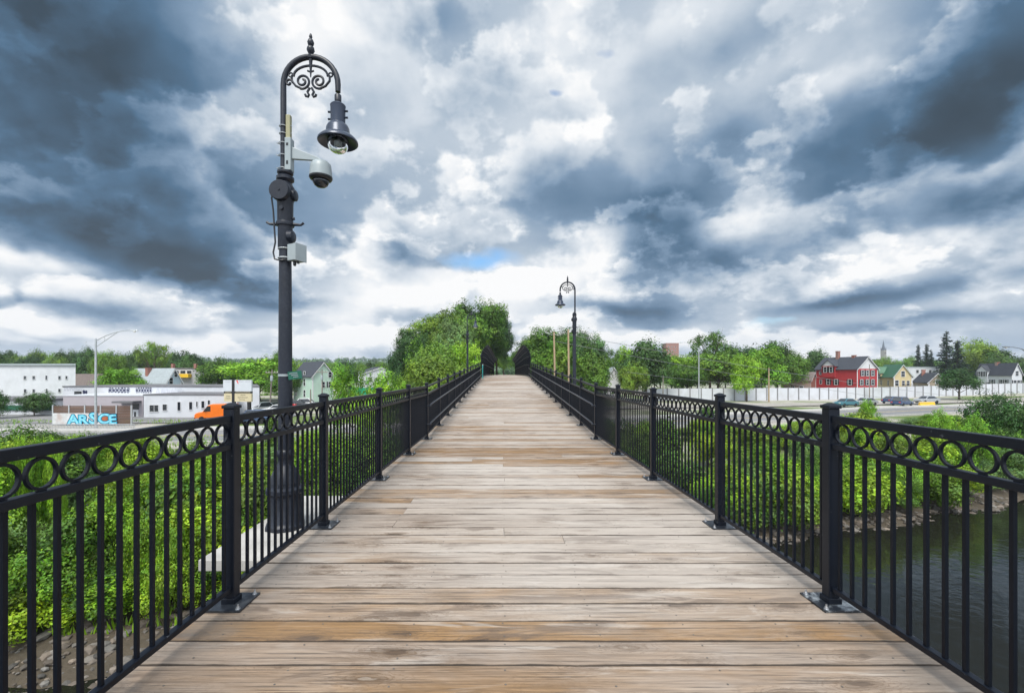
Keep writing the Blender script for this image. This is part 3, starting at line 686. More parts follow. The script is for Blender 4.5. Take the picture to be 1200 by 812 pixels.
# ------------------------------------------------------------------ ornamental lamps
def spiral(c, r0, r1, a0, turns, n=26, sgn=1):
    return [(c[0] + (r0 + (r1 - r0) * i / n) * math.cos(a0 + sgn * turns * 2 * math.pi * i / n), 0, c[1] + (r0 + (r1 - r0) * i / n) * math.sin(a0 + sgn * turns * 2 * math.pi * i / n)) for i in range(n + 1)]
LAMP_MESH = {}
def lamp(loc, flip, label, full=False, group='ornamental lamps along the bridge'):
    root = thing('ornamental_lamp', label, 'street lamp', loc, math.pi if flip else 0, group)
    def part(nm, fn, m, smooth='auto', parent=None):
        key = nm + m.name
        if key not in LAMP_MESH: mb = MB(); fn(mb); LAMP_MESH[key] = mb.mesh(nm, m, smooth)
        return link(nm, LAMP_MESH[key], parent or root)
    def base(mb):
        mb.lathe([(.205, .0), (.205, .04), (.19, .055), (.175, .08), (.170, .36), (.20, .385), (.20, .425), (.165, .45), (.158, .49)], 8)
        mb.lathe([(.158, .49), (.150, .54), (.115, .62), (.085, .67), (.078, .69), (.078, .76), (.092, .78), (.092, .82), (.078, .84)], 20)
    def shaft(mb):
        mb.lathe([(.076, .84), (.064, 2.8), (.062, 3.0)], 20)
    def crown_(mb):
        mb.lathe([(.064, 2.99), (.075, 3.02), (.075, 3.26), (.080, 3.28), (.082, 3.50), (.090, 3.53), (.096, 3.58), (.096, 3.66), (.078, 3.69), (.066, 3.72), (.090, 3.745), (.090, 3.775), (.064, 3.795), (.082, 3.815), (.082, 3.835), (.046, 3.85), (.04, 3.88)], 20)
        def boss(rot, c, prof):
            q = MB(); q.lathe(prof, 18); mb.add([(rot @ Vector(v)) + Vector(c) for v in q.v], q.f)
        Mx = Matrix.Rotation(R(90), 3, 'X'); My = Matrix.Rotation(R(90), 3, 'Y')
        boss(Mx, (-.012, -.072, 3.60), [(.108, 0), (.108, .045), (.100, .055)]); boss(Mx, (-.012, -.127, 3.60), [(.012, 0), (.012, .008)])
        boss(My, (.068, 0, 3.58), [(.06, 0), (.06, .045), (.045, .055)])
        boss(My, (.045, -.02, 3.13), [(.065, 0), (.065, .05), (.05, .062)]); mb.tube([(.0, -.07, 3.42), (.0, -.10, 3.42)], .022, 8); mb.tube([(.075, 0, 3.33), (.10, 0, 3.33)], .016, 8)
    def crossbar(mb):
        mb.tube([(-.20, 0, 3.295), (-.17, 0, 3.275), (-.08, 0, 3.27), (.08, 0, 3.27), (.17, 0, 3.262), (.20, 0, 3.285)], [.014, .013, .02, .02, .013, .014], 8)
        mb.lathe([(.09, 3.25), (.095, 3.27), (.09, 3.29)], 16)
    def arm(mb):
        pts = [(-.02, 0, 3.84), (-.02, 0, 4.62)] + [(.275 - .295 * math.cos(math.pi * i / 18), 0, 4.78 + .30 * math.sin(math.pi * i / 18)) for i in range(19)] + [(.57, 0, 4.70)]
        mb.tube(pts, [.031] * 2 + [.030] * 19 + [.028], 12); mb.lathe([(.036, 4.60), (.036, 4.66), (.03, 4.67)], 12, (.57, 0, 0)); mb.lathe([(.024, 4.56), (.034, 4.575), (.034, 4.60)], 12, (.57, 0, 0))
    def finial(mb):
        mb.lathe([(.030, 5.06), (.034, 5.09), (.020, 5.105), (.030, 5.125), (.042, 5.15), (.036, 5.18), (.020, 5.195), (.030, 5.21), (.036, 5.235), (.024, 5.265), (.012, 5.28), (.018, 5.295), (.012, 5.32), (.002, 5.335)], 12, (.275, 0, 0))
    def scroll(mb):
        c0 = (.275, 4.78)
        for s in (-1, 1):
            cx = c0[0] + s * .088
            mb.tube(spiral((cx, 4.815), .020, .082, R(90), 1.55, 30, s), .0130, 7)
            mb.tube([(c0[0] + s * .01, 0, 4.745), (c0[0] + s * .035, 0, 4.70), (c0[0] + s * .018, 0, 4.668), (c0[0] + s * .03, 0, 4.648), (c0[0] + s * .052, 0, 4.655), (c0[0] + s * .06, 0, 4.675)], .0130, 7)
            mb.tube([(c0[0] + s * .10, 0, 4.738), (c0[0] + s * .16, 0, 4.765), (c0[0] + s * .205, 0, 4.82), (c0[0] + s * .205, 0, 4.87), (c0[0] + s * .18, 0, 4.895)], .0130, 7)
            mb.tube([(c0[0] + s * (.215 + .022 * math.cos(t)), 0, 4.885 + .022 * math.sin(t)) for t in [i * math.pi / 5 for i in range(10)]], .009, 6, True)
            mb.tube([(c0[0] + s * .235, 0, 4.895), (c0[0] + s * .255, 0, 4.905)], .010, 6)
        mb.tube([(c0[0] - .01 - .185 * math.cos(math.pi * i / 14) + .01, 0, 4.87 + .115 * math.sin(math.pi * i / 14)) for i in range(15)], .0130, 7)
        mb.tube(spiral((c0[0] - .235, 4.80), .012, .042, R(0), 1.0, 16, -1), .0130, 7)
        mb.tube([(c0[0], 0, 5.07), (c0[0], 0, 4.98), (c0[0], 0, 4.86)], [.022, .016, .006], 8)
        mb.tube([(c0[0] - .035, 0, 4.93), (c0[0], 0, 4.915), (c0[0] + .035, 0, 4.93)], .010, 6)
    def squash(fn):
        def g(mb):
            q = MB(); fn(q); mb.add([(.57 + (v[0] - .57) * .93, v[1] * .93, 4.575 - (4.575 - v[2]) * .78) for v in q.v], q.f)
        return g
    def shade(mb):
        mb.lathe([(.035, 4.565), (.080, 4.555), (.088, 4.54), (.084, 4.525), (.082, 4.30), (.090, 4.29), (.112, 4.27), (.128, 4.23), (.136, 4.14), (.142, 4.125), (.19, 4.105), (.224, 4.06), (.226, 4.035), (.218, 4.028), (.20, 4.045), (.13, 4.09), (.10, 4.095)], 28, (.57, 0, 0), False)
        for sg, zz in ((1, 4.47), (1, 4.38), (-1, 4.46), (-1, 4.36)):
            mb.tube([(.57 + sg * .078, 0, zz), (.57 + sg * .115, 0, zz)], .014, 8)
    def globe(mb):
        mb.lathe([(.114, 4.085), (.118, 4.03), (.114, 3.98), (.098, 3.935), (.070, 3.905), (.035, 3.89), (.004, 3.886)], 24, (.57, 0, 0))
    def bulb(mb):
        mb.lathe([(.03, 4.09), (.03, 4.06), (.055, 4.05), (.06, 4.03), (.055, 4.0)], 14, (.57, 0, 0))
        for i in range(8):
            a = i * math.pi / 4; mb.tube([(.57 + .055 * math.cos(a), .055 * math.sin(a), 4.04), (.57 + .05 * math.cos(a), .05 * math.sin(a), 3.96)], .007, 5)
    part('base', base, M['lamp']); part('shaft', shaft, M['lamp']); part('shaft_head', crown_, M['lamp']); part('ladder_bar', crossbar, M['lamp'])
    a_ = part('arm', arm, M['lamp']); part('finial', finial, M['lamp'], parent=a_); part('scrollwork', scroll, M['lamp'], parent=a_)
    s_ = part('lamp_shade', squash(shade), M['lampshade']); part('globe', squash(globe), M['globe'], True, s_); part('bulb', squash(bulb), M['camgrey'], True, s_)
    return root
pad = MB().box(XL - .76, XL - .197, 4.05, 6.2, -.105, -.003); 
tag(pad.build('lamp_platform', M['concrete'], bevel=.008), 'pale slab jutting from the deck edge under the nearest lamp', 'platform')
LX, LY = -2.36, 4.92
lamp((LX, LY, -.001), False, 'tall dark lamp carrying a dome camera, on the pale slab outside the railing')
lamp((2.84, 18.2, deck_z(18.2) - .05), True, 'dark curved lamp without camera outside the river side railing, before the two bare poles')
lamp((-2.58, 32.6, deck_z(32.6) - .05), False, 'small far lamp half hidden against the big tree beyond the lamp side railing')
for (px_, py_) in ((2.84, 18.2), (-2.58, 32.6)):
    s = -1 if px_ < 0 else 1; zz = deck_z(py_) - .05
    xa, xb = sorted((s * (2.17 if s < 0 else 2.56), px_ + s * .28))
    tag(MB().box(xa, xb, py_ - .5, py_ + .5, zz - .11, zz - .002).build('lamp_platform', M['concrete']), 'pale slab under the ' + ('middle' if s > 0 else 'farthest') + ' lamp, outside the ' + ('river' if s > 0 else 'lamp') + ' side railing', 'platform')
# things fixed to the nearest lamp
cam_t = thing('security_camera', 'pale grey dome camera on an angled arm strapped to the nearest lamp', 'security camera', (LX, LY, 3.81))
mb = MB().box(.012, .078, -.045, .045, .03, .38); mb.build('mounting_box', M['camgrey'], cam_t, bevel=.006)
mb = MB().box(.030, .052, -.047, -.0445, .09, .13).box(.030, .052, -.047, -.0445, .29, .32).build('cutout', M['darkplastic'], cam_t)
def strap(parent, zz, r, tail, t=.005):
    mb = MB(); mb.tube([(-.02 + r * math.cos(q), r * math.sin(q), zz) for q in [i * math.pi / 8 for i in range(16)]], t, 5, True); mb.tube(tail, .006, 5); mb.build('strap', M['steel'], parent)
for zz in (.06, .20, .33): strap(cam_t, zz, .045, [(-.062, 0, zz), (-.09, -.01, zz + .006)])
mb = MB().hexa([(.077, -.02, .16), (.41, -.014, .140), (.41, .014, .140), (.077, .02, .16), (.077, -.02, .29), (.36, -.014, .180), (.36, .014, .180), (.077, .02, .29)]); mb.build('arm', M['camgrey'], cam_t, bevel=.006)
dm = MB().lathe([(.03, .145), (.085, .125), (.105, .10), (.110, .06), (.118, -.015), (.118, -.03)], 26, (.385, 0, 0)).build('housing', M['camgrey'], cam_t, smooth='auto')
MB().lathe([(.121, -.030), (.121, -.045), (.108, -.062), (.09, -.067)], 26, (.385, 0, 0)).build('dome_collar', M['darkplastic'], dm, smooth='auto')
MB().lathe([(.088, -.066), (.085, -.09), (.068, -.12), (.04, -.14), (.002, -.147)], 22, (.385, 0, 0)).build('dome', M['glass'], dm, smooth=True)
ant = thing('antenna', 'yellowed flat antenna strapped to the nearest lamp just above its camera', 'antenna', (LX, LY, 4.175))
MB().box(.014, .062, -.025, .025, .015, .27).build('body', M['yellowed'], ant, bevel=.006)
for zz in (.07, .15): strap(ant, zz, .04, [(.018, 0, zz), (.075, -.012, zz)])
jb = thing('junction_box', 'pale grey box strapped to the shaft of the nearest lamp below its bar', 'junction box', (LX, LY, 2.84))
mb = MB(); Mz = Matrix.Rotation(R(-24), 3, 'Z'); mb.cbox((.138, -.04, .105), .112, .14, .175, Mz); mb.build('box', M['camgrey'], jb, bevel=.006)
mb = MB(); mb.cbox((.138 + .064 * math.cos(R(-24)), -.04 + .064 * math.sin(R(-24)), .105), .012, .15, .185, Mz); mb.build('lid', M['camgrey'], jb, bevel=.003)
for zz in (.06, .16):
    mb = MB(); mb.tube([(.068 * math.cos(t), .068 * math.sin(t), zz) for t in [i * math.pi / 7 for i in range(14)]], .009, 5, True); mb.box(.055, .10, -.03, .0, zz - .008, zz + .008); mb.build('strap', M['steel'], jb)
mb = MB(); mb.lathe([(.018, 0), (.018, -.03), (.012, -.045)], 8, (.12, -.04, .016)); mb.lathe([(.014, 0), (.014, -.025)], 8, (.165, -.055, .016)); mb.build('gland', M['darkplastic'], jb)
cb = MB().tube([(-.09, -.08, 3.60), (-.118, -.06, 3.53), (-.10, -.06, 3.4), (-.088, -.06, 3.2), (-.078, -.06, 3.06), (-.10, -.06, 2.95), (-.085, -.06, 2.88), (-.02, -.08, 2.86), (.06, -.07, 2.875)], .009, 7)
tag(cb.build('cable', M['darkplastic'], None, (LX, LY, 0), True), 'thin dark cable looping down the nearest lamp to its grey box', 'cable')
gs = thing('small_sign', 'small green sign clipped to the nearest lamp at railing height', 'sign', (LX + .07, LY - .055, 1.58))
Mz = Matrix.Rotation(R(28), 3, 'Z') @ Matrix.Rotation(R(-7), 3, 'Y'); MB().cbox((.065, -.01, .06), .135, .006, .085, Mz).build('panel', M['sign_green'], gs)
mb = MB()
for k in range(3): mb.cbox(Vector((.065, -.01, .06)) + Mz @ Vector((-.005 + .01 * k - .01, -.004, .022 - .02 * k)), .08 - .015 * k, .002, .006, Mz)
mb.build('writing', M['sign_grey'], gs)
mb = MB().lathe([(.0735, .048), (.0735, .072)], 20, (-.07, .055, 0)); mb.build('band', M['camgrey'], gs, smooth='auto')

# ------------------------------------------------------------------ vegetation
def rdir(r):
    while True:
        v = Vector((r.uniform(-1, 1), r.uniform(-1, 1), r.uniform(-1, 1)))
        if .02 < v.length < 1: return v.normalized()
def add_leaf(vs, fs, cs, p, nrm, s, r, col, asp=.62):
    t = nrm.orthogonal().normalized(); b = nrm.cross(t); a = r.uniform(0, 6.283)
    t, b = t * math.cos(a) + b * math.sin(a), b * math.cos(a) - t * math.sin(a)
    i = len(vs); w = s * asp * .5
    vs += [p - t * s * .5, p + b * w - t * s * .05 + nrm * s * .10, p + t * s * .5, p - b * w - t * s * .05 + nrm * s * .10]
    fs.append((i, i + 1, i + 2, i + 3)); cs += [col] * 4
def mesh_from(name, vs, fs, cs, m):
    mb = MB(); mb.v = [tuple(v) for v in vs]; mb.f = fs; mb.mi = [0] * len(fs); mb.c = cs; return mb.mesh(name, m)
def crown_mesh(name, m, seed, zc, rx, rz, lobes, n_leaf, leaf_s, spread=.42, inner=.15, skirt=0.0, clump=26):
    """leaf-by-leaf crown: lobes on an uneven ellipsoid, twig clumps on the lobes, leaves round each twig"""
    r = random.Random(seed); vs, fs, cs = [], [], []; L_ = []
    for i in range(lobes):
        d = rdir(r); 
        if d.z < -.55: d.z *= -.6
        d.normalize(); k = r.uniform(.45, .86)
        L_.append((Vector((d.x * rx * k, d.y * rx * k, zc + d.z * rz * k)), r.uniform(.7, 1.25) * spread))
    L_.append((Vector((0, 0, zc)), spread * 1.4))
    tot = sum(s ** 2 for _, s in L_); ncl = max(1, n_leaf // clump)
    for c, s in L_:
        lobe_t = r.uniform(.68, 1.32)
        for _ in range(int(ncl * s * s / tot) + 1):
            d = rdir(r); rad = (r.uniform(.55, 1.06) if r.random() > .12 else r.uniform(1.05, 1.32)) if r.random() > inner else r.uniform(.1, .6)
            q = c + Vector((d.x * rx * s * rad, d.y * rx * s * rad, d.z * rz * s * rad * .9))
            q.z -= skirt * max(0, (Vector((q.x, q.y, 0)).length / rx - .5)) * rz
            cr = leaf_s * r.uniform(1.6, 3.2); tv = lobe_t * r.uniform(.58, 1.45); wy = r.uniform(-.12, .22)
            for _ in range(clump):
                e = rdir(r); p = q + e * cr * r.random() ** .5
                nrm = (d * .95 + Vector((0, 0, .45)) + e * .35 + rdir(r) * .6).normalized()
                tt = tv * r.uniform(.9, 1.12)
                add_leaf(vs, fs, cs, p, nrm, leaf_s * r.uniform(.65, 1.25), r, (tt * (1 + wy), tt, tt * (1 - wy)))
    return mesh_from(name, vs, fs, cs, m), [c for c, _ in L_]
def trunk_mesh(lobes, h0, r0, seed, lean=.02):
    r = random.Random(seed); mb = MB(); top = max(c.z for c in lobes) * .85
    path = [Vector((0, 0, -.4))]; n_ = 7
    for i in range(1, n_ + 1): path.append(Vector((r.uniform(-1, 1) * lean * i * 1.5, r.uniform(-1, 1) * lean * i * 1.5, top * i / n_)))
    mb.tube(path, [r0 * (1.25 if i == 0 else 1 - .82 * i / n_) for i in range(n_ + 1)], 9)
    for c in lobes[:10]:
        k = min(n_ - 1, max(1, int(n_ * (c.z * .55) / top))); s = path[k]
        if (c - s).length < .4: continue
        mid = (s + c) / 2 + Vector((r.uniform(-.3, .3), r.uniform(-.3, .3), -.15 * (c - s).length * .5 + .2)); rr = r0 * .42
        mb.tube([s, s.lerp(mid, .5), mid, c], [rr, rr * .75, rr * .5, rr * .16], 6)
        for _ in range(3):
            e = c + rdir(r) * (c - s).length * .35; mb.tube([mid, mid.lerp(e, .6) + rdir(r) * .1, e], [rr * .4, rr * .25, rr * .07], 5)
    return mb.mesh('trunk', M['bark'], True)
PROTO = {}
def proto(kind, m, seed, **k):
    r0 = k.pop('r0', .25); cm, L_ = crown_mesh('crown', m, seed, **k); PROTO[kind] = (cm, trunk_mesh(L_, 1, r0, seed), k['zc'] + k['rz'] * 1.06, k['rx'] * 1.02)
for i in range(3):
    proto('mid%d' % i, M['leaf_mid'], 11 + i, zc=5.6, rx=4.3, rz=4.6, lobes=17 + i * 2, n_leaf=12000, leaf_s=.38, spread=.40)
    proto('dark%d' % i, M['leaf_dark'], 31 + i, zc=5.5, rx=4.2, rz=4.6, lobes=16 + i * 2, n_leaf=11500, leaf_s=.38, spread=.40)
for i in range(2):
    proto('bright%d' % i, M['leaf_bright'], 51 + i, zc=5.4, rx=4.0, rz=4.6, lobes=18, n_leaf=11500, leaf_s=.36, spread=.37)
    proto('silver%d' % i, M['leaf_silver'], 61 + i, zc=6.0, rx=4.2, rz=4.2, lobes=18, n_leaf=11000, leaf_s=.24, spread=.36)
proto('big0', M['leaf_mid'], 71, zc=9.6, rx=7.4, rz=8.4, lobes=34, n_leaf=32000, leaf_s=.42, spread=.29, r0=.45)
proto('big1', M['leaf_mid'], 72, zc=9.6, rx=7.0, rz=8.6, lobes=30, n_leaf=34000, leaf_s=.42, spread=.34, r0=.45)
proto('bigsilver', M['leaf_silver'], 73, zc=9.4, rx=7, rz=8.0, lobes=32, n_leaf=34000, leaf_s=.42, spread=.31, r0=.4)
proto('bigdark', M['leaf_dark'], 74, zc=9.4, rx=7, rz=8.4, lobes=28, n_leaf=32000, leaf_s=.42, spread=.35, r0=.45)
proto('loose', M['leaf_mid'], 75, zc=7.2, rx=4.2, rz=3.0, lobes=16, n_leaf=5200, leaf_s=.27, spread=.27, inner=.05)
proto('low0', M['leaf_bright'], 76, zc=3.2, rx=2.6, rz=2.6, lobes=16, n_leaf=10000, leaf_s=.15, spread=.36, r0=.09)
proto('sap0', M['leaf_bright'], 77, zc=2.9, rx=1.75, rz=2.7, lobes=18, n_leaf=8000, leaf_s=.15, spread=.30, r0=.07)
for i, (mm, ls, nl, sprd) in enumerate(((M['leaf_shrub'], .10, 11000, .34), (M['leaf_shrubdark'], .16, 6500, .36), (M['leaf_bright'], .12, 8500, .30), (M['leaf_shrubdark'], .085, 13000, .36), (M['leaf_shrub'], .19, 5200, .32), (M['leaf_silver'], .11, 8500, .33))):
    proto('shrub%d' % i, mm, 81 + i, zc=1.25, rx=1.75, rz=1.45, lobes=20, n_leaf=nl, leaf_s=ls, spread=sprd, r0=.05, clump=14, inner=.08)
for i, (mm, ls, nl) in enumerate(((M['leaf_shrub'], .15, 7000), (M['leaf_bright'], .13, 8000), (M['leaf_shrubdark'], .17, 6500))):
    proto('wand%d' % i, mm, 181 + i, zc=2.3, rx=1.25, rz=2.2, lobes=22, n_leaf=nl, leaf_s=ls, spread=.27, r0=.05, clump=14, inner=.05)
proto('bush', M['leaf_dark'], 91, zc=2.0, rx=2.6, rz=2.1, lobes=15, n_leaf=9000, leaf_s=.17, spread=.40, r0=.08)
def conifer(seed, h, rad, n):
    r = random.Random(seed); vs, fs, cs = [], [], []; mb = MB(); mb.tube([(0, 0, -.4), (0, 0, h * .5), (0, 0, h)], [h * .016, h * .010, .02], 8)
    z = h * .10
    while z < h * .99:
        f = (h - z) / h; L_ = rad * (f ** .85) * r.uniform(.65, 1.12) + .12
        for b in range(5):
            a = r.uniform(0, 6.283); l = L_ * r.uniform(.6, 1.05); tipz = z - l * r.uniform(.08, .32)
            e = Vector((math.cos(a) * l, math.sin(a) * l, tipz)); s = Vector((0, 0, z)); mb.tube([s, e], [.035, .008], 4); tv = r.uniform(.7, 1.3)
            for _ in range(int(n * l / rad) + 3):
                t = r.uniform(.12, 1.03); p = s.lerp(e, t) + Vector((r.uniform(-1, 1), r.uniform(-1, 1), r.uniform(-1, .25))) * (.16 + .22 * (1 - t) * l * .5)
                q = tv * r.uniform(.75, 1.25); add_leaf(vs, fs, cs, p, (Vector((0, 0, .6)) + rdir(r)).normalized(), r.uniform(.25, .45), r, (q, q, q), .4)
        z += h * .028
    return mesh_from('crown', vs, fs, cs, M['needle']), mb.mesh('trunk', M['bark'], True), h, rad
PROTO['con0'] = conifer(5, 14, 3.0, 80)[:3] + (1.9,); PROTO['con1'] = conifer(6, 14, 2.3, 70)[:3] + (1.4,)
def plant(name, kind, x, y, h, w, label, cat='tree', group=None, z=None, rz=None, parts=('trunk', 'crown')):
    cm, tm, ph, pw = PROTO[kind]; zz = ground_z(x, y) if z is None else z
    o = thing(name, label, cat, (x, y, zz), rnd.uniform(0, 6.28) if rz is None else rz, group); sx = w / 2 / pw; o.scale = (sx, sx, h / ph)
    link(parts[0], tm, o); link(parts[1], cm, o); return o
def tree_at(px, top, Y, wpx, kind, label, name='tree', group=None, z=None, **k):
    x = (px - VX) / F * Y; zz = ground_z(x, Y) if z is None else z; ztop = HC + (VY - top) / F * Y
    return plant(name, kind, x, Y, ztop - zz, wpx / F * Y, label, 'tree', group, zz, **k)

TREES = [
    # the big clump left of the far bridge
    (562, 347, 104, 82, 'big0', 'tallest leafy tree, rising just left of the far end of the bridge'),
    (515, 358, 98, 84, 'big1', 'broad tall tree left of the tallest one, behind the far lamp'),
    (487, 382, 90, 62, 'bigdark', 'dark lower tree at the left edge of the big clump beside the bridge'),
    (535, 372, 86, 62, 'bigsilver', 'grey green tree in front of the tallest tree, behind the far lamp'),
    (512, 398, 66, 62, 'mid0', 'rounded mid green tree low in the big clump beside the bridge'),
    (549, 392, 70, 50, 'bright0', 'yellow green tree in the big clump, close to the mesh screen'),
    (474, 402, 84, 34, 'dark0', 'small dark tree at the foot of the big clump, leftmost of it'),
    (542, 364, 93, 70, 'mid2', 'leafy tree filling the middle of the big clump beside the bridge'),
    (582, 362, 112, 40, 'bigdark', 'dark leafy tree at the right edge of the big clump, beside the tallest one'),
    (500, 415, 60, 70, 'mid1', 'low bushy tree at the foot of the big clump by the railing'),
    (540, 418, 63, 56, 'mid2', 'low bushy tree beneath the far lamp'),
    (578, 380, 112, 44, 'bigsilver', 'pale leafy tree leaning over the left mesh screen'),
    # the clump right of the far bridge
    (652, 376, 88, 84, 'big1', 'big round tree behind the two bare wooden poles'),
    (688, 386, 78, 52, 'bigsilver', 'grey green round tree just right of the middle lamp'),
    (625, 392, 106, 46, 'big0', 'bushy tree directly beyond the right mesh screen'),
    (612, 409, 128, 34, 'mid1', 'low green tree seen between the two mesh screens'),
    (590, 414, 150, 30, 'mid2', 'far green tree closing the view between the mesh screens'),
    (640, 412, 84, 70, 'mid0', 'low bushy tree behind the bare wooden poles'),
    (787, 413, 128, 40, 'mid2', 'green tree hiding the foot of the far brick tower'),
    (690, 410, 76, 54, 'mid1', 'low green tree under the grey green round one by the middle lamp'),
    (668, 396, 82, 60, 'mid2', 'dense green tree low behind the middle lamp'),
    # along the right
    (716, 408, 118, 26, 'loose', 'thin tree behind the small grey house right of the bridge'),
    (733, 403, 122, 34, 'bright1', 'light green tree left of the dark dense tree by the white wall'),
    (757, 394, 104, 66, 'dark1', 'dark dense round tree, second clump right of the middle lamp'),
    (742, 424, 98, 34, 'mid0', 'low yellow green tree at the foot of the dark dense tree'),
    (800, 412, 126, 44, 'bright0', 'yellow green tree under the far brick tower'),
    (832, 388, 130, 56, 'loose', 'tall tree with open branches behind the right street light'),
    (806, 425, 118, 50, 'mid1', 'leafy tree left of the right street light pole'),
    (842, 408, 120, 60, 'mid2', 'wide green tree right of the street light pole'),
    (875, 428, 110, 26, 'dark1', 'small dark tree behind the bright young tree'),
    (872, 400, 132, 62, 'dark0', 'shady tree behind the light green young tree'),
    (893, 403, 124, 56, 'bright1', 'broad light green tree behind the wooden pole by the wall'),
    (910, 395, 138, 48, 'dark2', 'dark tree rising behind the wooden pole and the brick shed'),
    (928, 410, 134, 36, 'mid1', 'green tree above the low brick shed'),
    (875, 412, 103, 34, 'bright1', 'bright young tree standing in front of the white wall'),
    (957, 407, 152, 40, 'dark1', 'dark round tree behind the left end of the red house'),
    (938, 416, 160, 40, 'dark0', 'dark tree left of the round tree behind the red house'),
    (1124, 429, 106, 38, 'dark2', 'round dark green tree in front of the white wall'),
    (1147, 397, 178, 42, 'mid0', 'spreading tree between the tall conifers and the white house'),
    (1168, 407, 172, 46, 'dark1', 'shady tree rising behind the white house with dark roof'),
    (1188, 414, 158, 34, 'dark0', 'dark tree behind the right gable of the white house'),
    (1205, 423, 150, 30, 'dark2', 'dark tree right of the white house at the edge of view'),
    # middle left
    (257, 418, 112, 46, 'mid1', 'rounded green tree left of the yellow green one, above the marquee'),
    (303, 415, 106, 84, 'bright1', 'wide yellow green tree behind the marquee and the nearest lamp'),
    (331, 432, 100, 46, 'mid0', 'green tree under the wide yellow green one, by the nearest lamp'),
    (284, 432, 104, 40, 'dark1', 'dark lower tree behind the marquee sign'),
    (145, 426, 84, 44, 'bright0', 'bright round tree behind the graffiti covered parapet'),
    (181, 400, 150, 42, 'loose', 'open branched tree on the skyline above the pale blue house'),
    (40, 459, 66, 42, 'bush', 'dark spreading bush in front of the building with the green fascia'),
    (-4, 456, 62, 30, 'bush', 'dark bush at the edge of view beside the green fascia'),
]
for (px, top, Y, w, kind, lab) in TREES: tree_at(px, top, Y, w, kind, lab)
tree_at(413, 423, 33, 58, 'low0', 'bright young tree beyond the railing, right of the mint house')
tree_at(457, 431, 36, 58, 'low0', 'bright low tree beyond the railing, before the white far building')
tree_at(430, 452, 31, 46, 'low0', 'small bright tree low behind the railing between two larger ones')
for (px, top, Y, w, kind, lab) in [(1076, 403, 170, 12, 'con1', 'slim spruce, leftmost of the three behind the white clapboard block'), (1086, 402, 168, 14, 'con1', 'middle spruce of the three behind the tan house'), (1091, 409, 172, 12, 'con0', 'lowest spruce of the three behind the tan house'),
                                  (1109, 387, 160, 25, 'con0', 'tallest conifer, behind the round dark tree by the wall'), (1122, 398, 163, 22, 'con1', 'shorter conifer right beside the tallest one')]:
    tree_at(px, top, Y, w, kind, lab, 'conifer')
TONE = {'m': 'mid green', 'd': 'dark green', 'b': 'light green'}
# tree line behind the left hand buildings
tl = random.Random(21)
for i in range(34):
    px = -20 + i * 8.2 + tl.uniform(-3, 3) if i < 31 else 236 + i * 3; Y = tl.uniform(140, 205)
    kd = tl.choice(['mid0', 'mid1', 'mid2', 'dark0', 'dark1', 'dark2', 'mid1']); tree_at(px, 410 + tl.uniform(-3, 9) + (-4 if 70 < px < 200 else 0), Y, tl.uniform(20, 30), kd, TONE[kd[0]] + ' tree in the crowded tree line behind the left buildings', group=TONE[kd[0]] + ' trees, tree line behind the left buildings')
for i in range(20):
    px = 338 + i * 7.2 + tl.uniform(-3, 3); Y = tl.uniform(190, 300)
    kd = tl.choice(['mid0', 'mid1', 'bright0', 'dark0', 'mid2']); tree_at(px, 421 + tl.uniform(-2, 6), Y, tl.uniform(15, 24), kd, TONE[kd[0]] + ' tree in the row beyond the mint house', group=TONE[kd[0]] + ' trees, row of trees beyond the mint house')
for i in range(24):
    px = 700 + i * 11 + tl.uniform(-4, 4); Y = tl.uniform(146, 180)
    kd = tl.choice(['mid0', 'mid1', 'dark0', 'dark1', 'mid2']); tree_at(px, 419 + tl.uniform(-4, 6), Y, tl.uniform(22, 34), kd, TONE[kd[0]] + ' tree in the packed row behind the white wall', group=TONE[kd[0]] + ' trees, row of trees behind the white wall')
for i in range(14):
    px = 1022 + i * 13 + tl.uniform(-4, 4); Y = tl.uniform(200, 300)
    kd = tl.choice(['mid0', 'bright0', 'bright1', 'mid2', 'dark1']); tree_at(px, 419 + tl.uniform(-3, 6), Y, tl.uniform(18, 26), kd, TONE[kd[0]] + ' tree on the rise behind the right hand houses', group=TONE[kd[0]] + ' trees, trees on the rise behind the houses')

# shrubs on the bank
sh = random.Random(44)
LOOK = {'shrub0': 'fresh green fine leaved shrub', 'shrub1': 'deep green shrub with larger leaves', 'shrub2': 'bright yellow green shrub', 'shrub3': 'deep green small leaved shrub', 'shrub4': 'fresh green broad leaved shrub',
        'shrub5': 'grey green shrub', 'wand0': 'tall narrow fresh green shrub', 'wand1': 'tall narrow yellow green shrub', 'wand2': 'tall narrow deep green shrub'}
def shrub(x, y, h, w, kind, side, z=None):
    where = 'below the lamp side railing' if side < 0 else 'across the river water'
    return plant('shrub', kind, x, y, h, w, LOOK[kind] + ' in the bank thicket ' + where, 'shrub', LOOK[kind] + 's on the bank ' + where, z, parts=('stem', 'foliage'))
def along_shore(xa, xb, d):
    x = sh.uniform(xa, xb)
    for (ax, ay), (bx, by) in zip(SHORE, SHORE[1:]):
        if ax <= x < bx:
            t = (x - ax) / (bx - ax); l = math.hypot(bx - ax, by - ay); return x - (by - ay) / l * d, ay + (by - ay) * t + (bx - ax) / l * d
KINDS = ['shrub0', 'shrub1', 'shrub2', 'shrub3', 'shrub4', 'shrub5', 'wand0', 'wand1', 'wand2', 'shrub0', 'shrub3']
